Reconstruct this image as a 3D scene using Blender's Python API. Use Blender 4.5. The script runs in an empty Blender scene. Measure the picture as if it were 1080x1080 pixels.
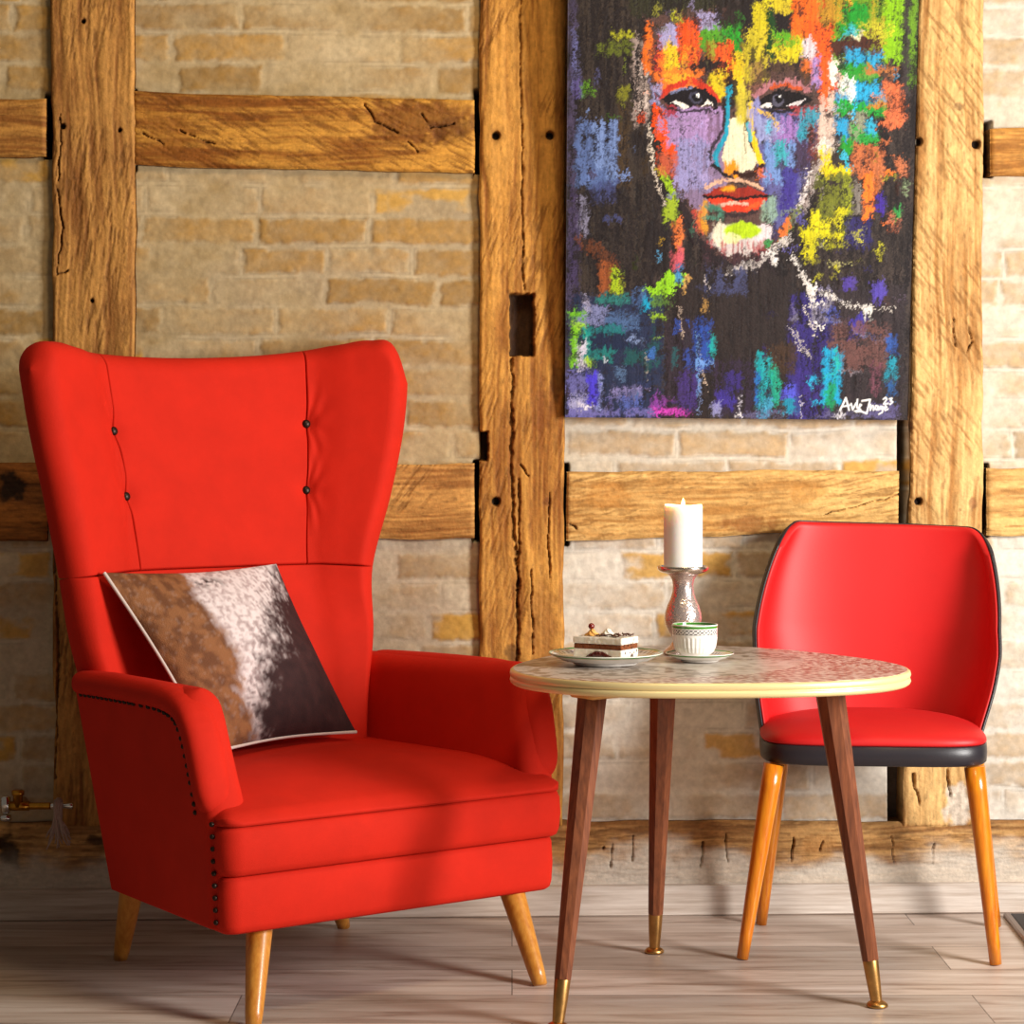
import bpy, bmesh, math, random
import numpy as np
from mathutils import Vector

S = bpy.context.scene
COL = S.collection
PI = math.pi

# ------------------------------------------------------------------ camera
F = 2400.0                       # focal length in pixels of the 1080 frame
EYE = .98
cd = bpy.data.cameras.new('camera')
cam = bpy.data.objects.new('camera', cd)
COL.objects.link(cam)
cam.location = (0, 0, EYE)
cam.rotation_euler = (PI/2, 0, 0)
cd.sensor_width = 36
cd.lens = F/1080*36
cd.shift_y = -80/1080
cd.clip_start = .05
S.camera = cam

# ------------------------------------------------------------------ light
w = bpy.data.worlds.new('room_ambience')
S.world = w
w.use_nodes = True
w.node_tree.nodes['Background'].inputs['Color'].default_value = (1.0, .86, .68, 1)
w.node_tree.nodes['Background'].inputs['Strength'].default_value = .085


def area(name, loc, target, sx, sy, power, col):
    d = bpy.data.lights.new(name, 'AREA')
    d.shape = 'RECTANGLE'
    d.size = sx
    d.size_y = sy
    d.energy = power
    d.color = col
    o = bpy.data.objects.new(name, d)
    COL.objects.link(o)
    o.location = loc
    o.rotation_euler = (Vector(target)-Vector(loc)).to_track_quat('-Z', 'Y').to_euler()
    return o


area('window_daylight', (2.5, 2.5, 1.3), (.1, 4.1, .6), .75, 1.1, 104, (1, .965, .92))
area('ceiling_lamp', (.45, 3.0, 2.9), (-.3, 4.66, 1.4), .5, .5, 15.5, (1, .74, .42))

vs = S.view_settings
vs.view_transform = 'Standard'
vs.look = 'None'
vs.gamma = 1
vs.exposure = .45
vs.use_curve_mapping = False


# ------------------------------------------------------------------ numpy helpers
def lin(c):
    c = np.asarray(c, float)/255
    return np.where(c <= .04045, c/12.92, ((c+.055)/1.055)**2.4)


_T = np.random.RandomState(7).rand(256, 256)


def vnoise(x, y, seed=0):
    x = np.asarray(x, float)+seed*17.31
    y = np.asarray(y, float)+seed*9.77
    xi = np.floor(x).astype(int)
    yi = np.floor(y).astype(int)
    fx = x-xi
    fy = y-yi
    fx = fx*fx*(3-2*fx)
    fy = fy*fy*(3-2*fy)
    a = _T[xi & 255, yi & 255]
    b = _T[(xi+1) & 255, yi & 255]
    c = _T[xi & 255, (yi+1) & 255]
    d = _T[(xi+1) & 255, (yi+1) & 255]
    return (a*(1-fx)+b*fx)*(1-fy)+(c*(1-fx)+d*fx)*fy


def fbm(x, y, seed=0, o=4):
    v = 0
    amp = .5
    tot = 0
    for k in range(o):
        v = v+amp*vnoise(x*2**k, y*2**k, seed+k*3)
        tot += amp
        amp *= .5
    return v/tot


def sst(a, b, x):
    t = np.clip((x-a)/(b-a), 0, 1)
    return t*t*(3-2*t)


def mix(a, b, t):
    t = np.asarray(t)
    if t.ndim and np.ndim(a) <= t.ndim+1:
        t = t[..., None]
    return a*(1-t)+b*t


def hermite(xs, P, xq):
    """smooth curve through the points P at xs"""
    xs = np.asarray(xs, float)
    P = np.asarray(P, float)
    m = np.empty_like(P)
    d = (P[1:]-P[:-1])/(xs[1:]-xs[:-1]).reshape((-1,)+(1,)*(P.ndim-1))
    m[0] = d[0]
    m[-1] = d[-1]
    m[1:-1] = .5*(d[1:]+d[:-1])
    xq = np.clip(np.asarray(xq, float), xs[0], xs[-1])
    i = np.clip(np.searchsorted(xs, xq, 'right')-1, 0, len(xs)-2)
    h = xs[i+1]-xs[i]
    t = (xq-xs[i])/h
    sh = t.shape+(1,)*(P.ndim-1)
    t = t.reshape(sh)
    h = h.reshape(sh)
    return ((2*t**3-3*t**2+1)*P[i]+(t**3-2*t**2+t)*h*m[i]
            + (-2*t**3+3*t**2)*P[i+1]+(t**3-t**2)*h*m[i+1])


# ------------------------------------------------------------------ object helpers
def tag(o, label, cat, group=None, kind=None):
    o['label'] = label
    o['category'] = cat
    if group:
        o['group'] = group
    if kind:
        o['kind'] = kind
    return o


def thing(name, label, cat, loc, rz=0, group=None):
    o = bpy.data.objects.new(name, None)
    o.empty_display_size = .1
    COL.objects.link(o)
    o.location = loc
    o.rotation_euler = (0, 0, rz)
    return tag(o, label, cat, group)


def mesh_obj(name, V, Fc, mat, parent=None, col=None, smooth=True, rebase=False, recalc=True, sharp=None):
    """one mesh object. V (n,3); Fc list of faces or (m,4) array"""
    V = np.asarray(V, float).reshape(-1, 3)
    loc = np.zeros(3)
    if rebase:
        loc = np.array([(V[:, 0].min()+V[:, 0].max())/2, (V[:, 1].min()+V[:, 1].max())/2, V[:, 2].min()])
        V = V-loc
    me = bpy.data.meshes.new(name)
    if isinstance(Fc, np.ndarray):
        n = len(Fc)
        k = Fc.shape[1]
        me.vertices.add(len(V))
        me.vertices.foreach_set('co', V.astype(np.float32).ravel())
        me.loops.add(n*k)
        me.loops.foreach_set('vertex_index', Fc.astype(np.int32).ravel())
        me.polygons.add(n)
        me.polygons.foreach_set('loop_start', np.arange(0, n*k, k, dtype=np.int32))
        me.polygons.foreach_set('loop_total', np.full(n, k, dtype=np.int32))
        me.update(calc_edges=True)
        me.validate()
    else:
        me.from_pydata([tuple(v) for v in V], [], [tuple(f) for f in Fc])
        me.update()
    if col is not None:
        a = me.color_attributes.new('Col', 'FLOAT_COLOR', 'POINT')
        c = np.ones((len(V), 4), np.float32)
        c[:, :3] = np.asarray(col).reshape(-1, 3)
        a.data.foreach_set('color', c.ravel())
    if recalc:
        bm = bmesh.new()
        bm.from_mesh(me)
        bmesh.ops.recalc_face_normals(bm, faces=bm.faces)
        if sharp:
            for e in bm.edges:
                if len(e.link_faces) == 2 and e.calc_face_angle(0) > sharp:
                    e.smooth = False
        bm.to_mesh(me)
        bm.free()
    me.polygons.foreach_set('use_smooth', np.full(len(me.polygons), smooth))
    me.materials.append(mat)
    o = bpy.data.objects.new(name, me)
    COL.objects.link(o)
    o.location = loc
    if parent:
        o.parent = parent
    return o


def gridF(nt, ns, off=0, flip=False, wrap=False):
    i, j = np.meshgrid(np.arange(nt-1), np.arange(ns if wrap else ns-1), indexing='ij')
    j1 = (j+1) % ns
    q = np.stack([i*ns+j, i*ns+j1, (i+1)*ns+j1, (i+1)*ns+j], -1).reshape(-1, 4)+off
    return q[:, ::-1] if flip else q


def pillow(Smid, T):
    """closed body around a mid surface Smid (nt,ns,3); half thickness T is 0 on its border"""
    nt, ns = T.shape
    dt = np.gradient(Smid, axis=0)
    ds = np.gradient(Smid, axis=1)
    N = np.cross(ds, dt)
    N /= np.linalg.norm(N, axis=-1, keepdims=True)+1e-12
    A = Smid+N*T[..., None]
    B = Smid-N*T[..., None]
    idx = np.arange(nt*ns).reshape(nt, ns)
    bi = idx.copy()
    bi[1:-1, 1:-1] = nt*ns+np.arange((nt-2)*(ns-2)).reshape(nt-2, ns-2)
    V = np.concatenate([A.reshape(-1, 3), B[1:-1, 1:-1].reshape(-1, 3)])
    f1 = gridF(nt, ns)
    f2 = bi.ravel()[gridF(nt, ns, flip=True)]
    return V, np.concatenate([f1, f2])


def edge_samples(n, r0, r1):
    """samples on [0,1], dense inside r0 of the start and r1 of the end"""
    e = 1-np.cos(np.linspace(0, PI/2, 9))
    a = e*r0 if r0 > 0 else np.array([0.])
    b = 1-(e*r1)[::-1] if r1 > 0 else np.array([1.])
    m = np.linspace(a[-1], b[0], n+2)[1:-1]
    return np.concatenate([a, m, b])


def rnd(d, r, p=2.0):
    """quarter-round profile: 0 at d=0, 1 at d>=r"""
    x = np.clip(1-d/r, 0, 1)
    return (1-x**p)**(1/p)


def rounded_rect(x0, x1, y0, y1, r, n=8):
    P = []
    for cx, cy, a0 in ((x1-r, y0+r, -PI/2), (x1-r, y1-r, 0), (x0+r, y1-r, PI/2), (x0+r, y0+r, PI)):
        for k in range(n+1):
            a = a0+k/n*PI/2
            P.append((cx+r*math.cos(a), cy+r*math.sin(a)))
    return np.array(P)


def densify(P, step):
    out = []
    n = len(P)
    for i in range(n):
        a, b = P[i], P[(i+1) % n]
        k = max(1, int(np.ceil(np.linalg.norm(b-a)/step)))
        for q in range(k):
            out.append(a+(b-a)*q/k)
    return np.array(out)


def rings(outline, prof, zfun=None):
    """stack a closed 2D outline: prof = list of (inset, z)"""
    P = np.asarray(outline)
    t = np.roll(P, -1, 0)-np.roll(P, 1, 0)
    t /= np.linalg.norm(t, axis=1, keepdims=True)
    nrm = np.stack([t[:, 1], -t[:, 0]], 1)
    n = len(P)
    V = []
    for ins, z in prof:
        q = P-nrm*ins
        V.append(np.column_stack([q, np.full(n, z)]))
    V = np.concatenate(V)
    f = [tuple(x) for x in gridF(len(prof), n, wrap=True)]
    f.append(tuple(range(n))[::-1])
    f.append(tuple(range((len(prof)-1)*n, len(prof)*n)))
    return V, f


def lathe(prof, n=64, closed=False):
    prof = np.asarray(prof, float)
    a = np.arange(n)/n*2*PI
    V = np.stack([prof[:, None, 0]*np.cos(a), prof[:, None, 0]*np.sin(a),
                  np.repeat(prof[:, 1:2], n, 1)], -1)
    f = [tuple(x) for x in gridF(len(prof), n, wrap=True)]
    if closed:
        m = len(prof)
        f += [tuple(x) for x in [((m-1)*n+j, (m-1)*n+(j+1) % n, (j+1) % n, j) for j in range(n)]]
    else:
        f.append(tuple(range(n))[::-1])
        f.append(tuple(range((len(prof)-1)*n, len(prof)*n)))
    return V.reshape(-1, 3), f


def tube(path, radii, n=14, sq=None):
    """round (or faceted) rod along a path"""
    path = [Vector(p) for p in path]
    V = []
    up = Vector((0, 0, 1))
    for i, p in enumerate(path):
        d = (path[min(i+1, len(path)-1)]-path[max(i-1, 0)]).normalized()
        x = d.cross(up if abs(d.z) < .95 else Vector((0, 1, 0))).normalized()
        y = x.cross(d).normalized()
        for k in range(n):
            a = k/n*2*PI+PI/n
            V.append(p+(x*math.cos(a)+y*math.sin(a))*radii[i])
    m = len(path)
    f = [tuple(q) for q in gridF(m, n, wrap=True)]
    f.append(tuple(range(n))[::-1])
    f.append(tuple(range((m-1)*n, m*n)))
    return [tuple(v) for v in V], f


def join(parts):
    V = []
    Fs = []
    o = 0
    for v, f in parts:
        v = np.asarray(v, float).reshape(-1, 3)
        V.append(v)
        Fs += [tuple(int(i)+o for i in q) for q in f]
        o += len(v)
    return np.concatenate(V), Fs


def ball(c, r, n=10, m=7, sz=(1, 1, 1)):
    V = []
    for i in range(1, m):
        t = PI*i/m
        for j in range(n):
            a = 2*PI*j/n
            V.append((c[0]+r*sz[0]*math.sin(t)*math.cos(a), c[1]+r*sz[1]*math.sin(t)*math.sin(a), c[2]+r*sz[2]*math.cos(t)))
    f = [tuple(q) for q in gridF(m-1, n, wrap=True)]
    f.append(tuple(range(n)))
    f.append(tuple(range((m-2)*n, (m-1)*n))[::-1])
    return V, f


# ------------------------------------------------------------------ materials
def mat(name, color=None, rough=.6, metal=0, vcol=False, bump=0, bscale=200, bstretch=(1, 1, 1), var=0, vscale=20,
        vstretch=(1, 1, 1), dark=None, sheen=0, coat=0, spec=.5, sss=0, coords='Object', voronoi=False, emit=None, estr=0, rvar=0):
    m = bpy.data.materials.new(name)
    m.use_nodes = True
    nt = m.node_tree
    b = nt.nodes['Principled BSDF']
    N = nt.nodes.new
    L = nt.links.new
    tc = N('ShaderNodeTexCoord')
    if vcol:
        src = N('ShaderNodeVertexColor')
        src.layer_name = 'Col'
        out = src.outputs['Color']
    else:
        src = N('ShaderNodeRGB')
        src.outputs[0].default_value = (*color, 1)
        out = src.outputs[0]
    if var:
        mp = N('ShaderNodeMapping')
        mp.inputs['Scale'].default_value = vstretch
        L(tc.outputs[coords], mp.inputs['Vector'])
        nz = N('ShaderNodeTexNoise')
        nz.inputs['Scale'].default_value = vscale
        nz.inputs['Detail'].default_value = 7
        nz.inputs['Roughness'].default_value = .62
        L(mp.outputs[0], nz.inputs['Vector'])
        mr = N('ShaderNodeMapRange')
        mr.inputs['From Min'].default_value = .3
        mr.inputs['From Max'].default_value = .7
        mr.inputs['To Min'].default_value = 1-var
        mr.inputs['To Max'].default_value = 1+var
        L(nz.outputs['Fac'], mr.inputs['Value'])
        if dark is not None:
            mx = N('ShaderNodeMix')
            mx.data_type = 'RGBA'
            mx.inputs[6].default_value = (*dark, 1)
            L(out, mx.inputs[7])
            mr.inputs['To Min'].default_value = 0
            mr.inputs['To Max'].default_value = 1
            L(mr.outputs[0], mx.inputs[0])
            out = mx.outputs[2]
        else:
            mx = N('ShaderNodeVectorMath')
            mx.operation = 'SCALE'
            L(out, mx.inputs[0])
            L(mr.outputs[0], mx.inputs['Scale'])
            out = mx.outputs[0]
        if rvar:
            rr = N('ShaderNodeMapRange')
            rr.inputs['From Min'].default_value = .3
            rr.inputs['From Max'].default_value = .7
            rr.inputs['To Min'].default_value = rough-rvar
            rr.inputs['To Max'].default_value = rough+rvar
            L(nz.outputs['Fac'], rr.inputs['Value'])
            L(rr.outputs[0], b.inputs['Roughness'])
    L(out, b.inputs['Base Color'])
    if not rvar:
        b.inputs['Roughness'].default_value = rough
    b.inputs['Metallic'].default_value = metal
    b.inputs['Specular IOR Level'].default_value = spec
    if sheen:
        b.inputs['Sheen Weight'].default_value = sheen
        b.inputs['Sheen Roughness'].default_value = .5
    if coat:
        b.inputs['Coat Weight'].default_value = coat
        b.inputs['Coat Roughness'].default_value = .12
    if sss:
        b.inputs['Subsurface Weight'].default_value = sss
        b.inputs['Subsurface Radius'].default_value = (.02, .014, .01)
        b.inputs['Subsurface Scale'].default_value = 1
    if emit:
        b.inputs['Emission Color'].default_value = (*emit, 1)
        b.inputs['Emission Strength'].default_value = estr
    if bump:
        mp = N('ShaderNodeMapping')
        mp.inputs['Scale'].default_value = bstretch
        L(tc.outputs[coords], mp.inputs['Vector'])
        if voronoi:
            nz = N('ShaderNodeTexVoronoi')
            nz.inputs['Scale'].default_value = bscale
            o = nz.outputs['Distance']
        else:
            nz = N('ShaderNodeTexNoise')
            nz.inputs['Scale'].default_value = bscale
            nz.inputs['Detail'].default_value = 5
            o = nz.outputs['Fac']
        L(mp.outputs[0], nz.inputs['Vector'])
        bp = N('ShaderNodeBump')
        bp.inputs['Strength'].default_value = bump
        bp.inputs['Distance'].default_value = .004
        L(o, bp.inputs['Height'])
        L(bp.outputs[0], b.inputs['Normal'])
    return m


def C3(r, g, b):
    return tuple(float(x) for x in lin((r, g, b)))


M_BRICK = mat('whitewashed_brick', vcol=True, rough=.92, bump=.22, bscale=110, var=.12, vscale=60, spec=.2)
M_OAK = mat('old_oak', vcol=True, rough=.72, bump=.4, bscale=160, var=.12, vscale=110, spec=.25)
M_PAINT = mat('acrylic_paint', vcol=True, rough=.6, bump=.2, bscale=260, spec=.18)
M_RED = mat('red_wool_upholstery', C3(200, 35, 17), rough=.8, bump=.2, bscale=900, var=.07, vscale=14, spec=.18)
M_VINYL = mat('red_vinyl', C3(202, 18, 20), rough=.52, bump=.05, bscale=500, var=.05, vscale=8, spec=.5)
M_BLACKV = mat('black_vinyl', C3(38, 34, 40), rough=.38, bump=.08, bscale=400)
M_STUD = mat('dark_bronze', C3(48, 34, 28), rough=.4, metal=.7)
M_BEECH = mat('honey_beech', C3(214, 150, 62), rough=.34, var=.5, vscale=22, vstretch=(6, 6, .6), dark=C3(186, 112, 34), coat=.25)
M_ORANGE = mat('amber_lacquered_wood', C3(228, 142, 24), rough=.28, var=.5, vscale=22, vstretch=(6, 6, .6), dark=C3(196, 98, 10), coat=.4)
M_WALNUT = mat('walnut', C3(138, 78, 46), rough=.42, var=.5, vscale=24, vstretch=(7, 7, .5), dark=C3(88, 44, 24), coat=.1)
M_BRASS = mat('brass', C3(186, 142, 84), rough=.36, metal=1, var=.2, vscale=60)
M_GOLDRIM = mat('gold_edge', C3(242, 220, 160), rough=.36, metal=.3)
M_TOP = mat('mosaic_laminate', vcol=True, rough=.34, spec=.4)
M_PALEWOOD = mat('pale_block_wood', C3(222, 170, 96), rough=.5, var=.1, vscale=40)
M_CHINA = mat('white_porcelain', vcol=True, rough=.14, spec=.5, coat=.3)
M_MERC = mat('mercury_glass', C3(225, 205, 198), rough=.25, metal=.78, bump=.22, bscale=230, voronoi=True, coords='Object')
M_MERCS = mat('polished_silver', C3(236, 224, 214), rough=.2, metal=1)
M_WAX = mat('candle_wax', C3(250, 246, 240), rough=.5, sss=.6)
M_WICK = mat('charred_wick', C3(40, 30, 26), rough=.9)
M_FLAME = mat('candle_flame', C3(255, 210, 120), rough=.5, emit=(1, .62, .16), estr=6)
M_CREAM = mat('whipped_cream', C3(246, 238, 222), rough=.55, bump=.4, bscale=160, sss=.15)
M_SPONGE = mat('chocolate_sponge', C3(134, 72, 34), rough=.9, bump=.9, bscale=420, var=.35, vscale=300)
M_CHERRY = mat('dark_cherry', C3(120, 22, 20), rough=.16, coat=.5)
M_FILL = mat('cherry_filling', C3(74, 22, 16), rough=.2, bump=.5, bscale=150, coat=.4)
M_CHOC = mat('chocolate', C3(84, 48, 30), rough=.5)
M_CARAMEL = mat('toasted_cream', C3(226, 168, 88), rough=.5)
M_HIDE = mat('cowhide', vcol=True, rough=.7, bump=.35, bscale=420, spec=.15)
M_PIPE = mat('white_piping', C3(206, 190, 182), rough=.6)
M_GREYF = mat('grey_pillow_back', C3(120, 100, 92), rough=.85, bump=.2, bscale=500)
M_CHROME = mat('chrome', C3(225, 225, 225), rough=.14, metal=1)
M_OLDBRASS = mat('tarnished_brass', C3(196, 140, 52), rough=.32, metal=1, var=.2, vscale=80)
M_TOW = mat('frayed_cloth', C3(176, 150, 140), rough=.95, bump=.5, bscale=300)
M_SLATE = mat('dark_glass_plate', C3(40, 37, 40), rough=.5, spec=.2)
M_PLATEDGE = mat('plate_edge_metal', C3(120, 100, 88), rough=.3, metal=.8)


def floor_material(name, plank=True):
    m = bpy.data.materials.new(name)
    m.use_nodes = True
    nt = m.node_tree
    N = nt.nodes.new
    L = nt.links.new
    b = nt.nodes['Principled BSDF']
    tc = N('ShaderNodeTexCoord')
    br = N('ShaderNodeTexBrick')
    br.inputs['Color1'].default_value = (.25, .25, .25, 1)
    br.inputs['Color2'].default_value = (.85, .85, .85, 1)
    br.inputs['Mortar'].default_value = (0, 0, 0, 1)
    br.inputs['Scale'].default_value = 1
    br.inputs['Mortar Size'].default_value = .0012
    br.inputs['Brick Width'].default_value = 1.28
    br.inputs['Row Height'].default_value = .19
    br.offset = .37
    L(tc.outputs['Object'], br.inputs['Vector'])
    ad = N('ShaderNodeVectorMath')
    ad.operation = 'ADD'
    sc = N('ShaderNodeVectorMath')
    sc.operation = 'SCALE'
    sc.inputs['Scale'].default_value = 9
    L(br.outputs['Color'], sc.inputs[0])
    L(tc.outputs['Object'], ad.inputs[0])
    L(sc.outputs[0], ad.inputs[1])
    mp = N('ShaderNodeMapping')
    mp.inputs['Scale'].default_value = (1, 9, 9)
    L(ad.outputs[0], mp.inputs['Vector'])
    n1 = N('ShaderNodeTexNoise')
    n1.inputs['Scale'].default_value = 3.2
    n1.inputs['Detail'].default_value = 9
    n1.inputs['Roughness'].default_value = .64
    n1.inputs['Distortion'].default_value = .5
    L(mp.outputs[0], n1.inputs['Vector'])
    cr = N('ShaderNodeValToRGB')
    e = cr.color_ramp.elements
    e[0].position = .30
    e[0].color = (*C3(138, 114, 98), 1)
    e[1].position = .72
    e[1].color = (*C3(214, 202, 192), 1)
    k = e.new(.47)
    k.color = (*C3(188, 170, 157), 1)
    L(n1.outputs['Fac'], cr.inputs[0])
    mx = N('ShaderNodeMix')
    mx.data_type = 'RGBA'
    mx.blend_type = 'MULTIPLY'
    mx.inputs[0].default_value = 1
    L(cr.outputs[0], mx.inputs[6])
    mr = N('ShaderNodeMapRange')
    mr.inputs['To Min'].default_value = .35
    mr.inputs['To Max'].default_value = 1.06
    L(br.outputs['Color'], mr.inputs['Value'])
    mr.inputs['From Min'].default_value = 0
    mr.inputs['From Max'].default_value = .5
    L(mr.outputs[0], mx.inputs[7])
    L(mx.outputs[2], b.inputs['Base Color'])
    b.inputs['Roughness'].default_value = .42
    b.inputs['Specular IOR Level'].default_value = .35
    bp = N('ShaderNodeBump')
    bp.inputs['Strength'].default_value = .15
    bp.inputs['Distance'].default_value = .003
    L(n1.outputs['Fac'], bp.inputs['Height'])
    L(bp.outputs[0], b.inputs['Normal'])
    return m


M_FLOOR = floor_material('greyed_oak_laminate')
M_BASE = mat('baseboard_laminate', C3(226, 216, 206), rough=.5, var=.6, vscale=5, vstretch=(1, 1, 22), dark=C3(178, 160, 144))

# ------------------------------------------------------------------ the wall's frame
WA = math.radians(2.2)
WE = np.array([math.cos(WA), math.sin(WA), 0])      # along the wall
WN = np.array([math.sin(WA), -math.cos(WA), 0])     # out of the wall, into the room
W0 = np.array([0, 4.665, 0])                        # brick face


def wallP(u, z, off):
    u = np.asarray(u, float)
    z = np.asarray(z, float)
    off = np.broadcast_to(np.asarray(off, float), u.shape)
    P = W0+u[..., None]*WE+off[..., None]*WN
    P = np.array(P)
    P[..., 2] = z
    return P


def wall_uz(px, py, off=0.):
    """where the sight line of a photo point meets the plane 'off' in front of the brick"""
    d = np.array([(px-540)/F, 1, -(py-460)/F])
    c = np.array([0, 0, EYE])
    t = ((W0+off*WN-c) @ WN)/(d @ WN)
    P = c+d*t
    return float((P-W0) @ WE), float(P[2])


TO = .018      # timber faces stand this far proud


# brick infill -----------------------------------------------------------
def build_wall():
    st = .003
    u = np.arange(-1.4, 1.4, st)
    z = np.arange(.0, 2.1, st)
    U, Z = np.meshgrid(u, z)
    wob = (fbm(U*7, Z*7, 3)-.5)*.014
    wob2 = (fbm(U*9, Z*9, 5)-.5)*.012
    ch = .0622
    zz = Z+wob
    row = np.floor(zz/ch).astype(int)
    fz = zz/ch-row
    rs = np.random.RandomState(11)
    off = rs.rand(80)*.22
    L = np.where(rs.rand(80) > .3, .232, .175)
    uu = U+wob2+off[row % 80]+3
    Lr = L[row % 80]
    br = np.floor(uu/Lr).astype(int)
    fu = uu/Lr-br
    ru = _T[(br*7+row*13) & 255, (row*5+br) & 255]
    ru2 = _T[(br*3+row*29+5) & 255, (row*11+br*2+9) & 255]
    du = np.minimum(fu, 1-fu)*Lr
    dz = np.minimum(fz, 1-fz)*ch
    d = np.minimum(du, dz)
    n1 = fbm(U*16, Z*22, 21)
    n2 = fbm(U*60, Z*75, 31)
    n3 = fbm(U*4, Z*4, 41)
    body = sst(.002, .012, d+(n2-.5)*.012)
    # how much of each brick shows through the wash
    show = body*sst(.38, .86, ru*.46+n1*.66+(n3-.5)*.8+.06)
    show = np.clip(show*(.6+.5*n2), 0, 1)
    strong = body*(ru2 > .91)*sst(.35, .55, n1)
    wash = mix(lin((168, 142, 98))*np.ones(3), lin((202, 184, 150))*np.ones(3), np.clip(n1*1.2-.1, 0, 1))
    wash = mix(wash, lin((160, 140, 108))*np.ones(3), .5*sst(.5, .75, n3))
    # the wash turns paler right of the middle post and below the rails
    pale_wash = np.clip(sst(-.02, .02, U-.02)*.75+sst(.95, .80, Z)*.45+(n3-.5)*.6, 0, 1)
    wash = mix(wash, lin((222, 216, 206))*np.ones(3), pale_wash*.8)
    bc = mix(lin((138, 102, 46))*np.ones(3), lin((188, 142, 68))*np.ones(3), np.clip(ru2*.7+n2*.5-.1, 0, 1))
    c = mix(wash, bc, show*(.88-.30*pale_wash))
    c = mix(c, lin((204, 156, 66))*np.ones(3), strong*.8)
    # hairline joints
    jl = (1-sst(.0, .0035, np.abs(d-.0045)))*sst(.48, .66, n1)*.28
    c = mix(c, lin((112, 92, 70))*np.ones(3), jl)
    c = c*(.86+.28*fbm(U*110, Z*110, 51, 3))[..., None]
    h = body*.0022*(.4+show)+(n1-.5)*.004+(n2-.5)*.0012+(n3-.5)*.008
    # open gaps beside the timbers
    for (x0, y0, x1, y1) in GAPS:
        a, zt = wall_uz(x0, y0)
        b_, zb = wall_uz(x1, y1)
        g = sst(-.004, .002, U-a)*sst(-.004, .002, b_-U)*sst(-.004, .002, zt-Z)*sst(-.004, .002, Z-zb)
        h = h-.05*g
        c = mix(c, lin((60, 40, 26))*np.ones(3), g*.9)
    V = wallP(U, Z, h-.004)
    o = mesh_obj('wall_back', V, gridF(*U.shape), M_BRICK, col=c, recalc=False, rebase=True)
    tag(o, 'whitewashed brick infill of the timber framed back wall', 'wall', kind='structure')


GAPS = [(501, 95, 508, 182), (136, 95, 142, 180), (500, 486, 508, 570), (591, 490, 599, 575), (948, 440, 956, 560), (1036, 490, 1042, 566),
        (1038, 128, 1046, 186), (938, 806, 956, 868), (48, 100, 54, 166), (530, 300, 571, 385), (508, 450, 520, 492)]
build_wall()


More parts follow.
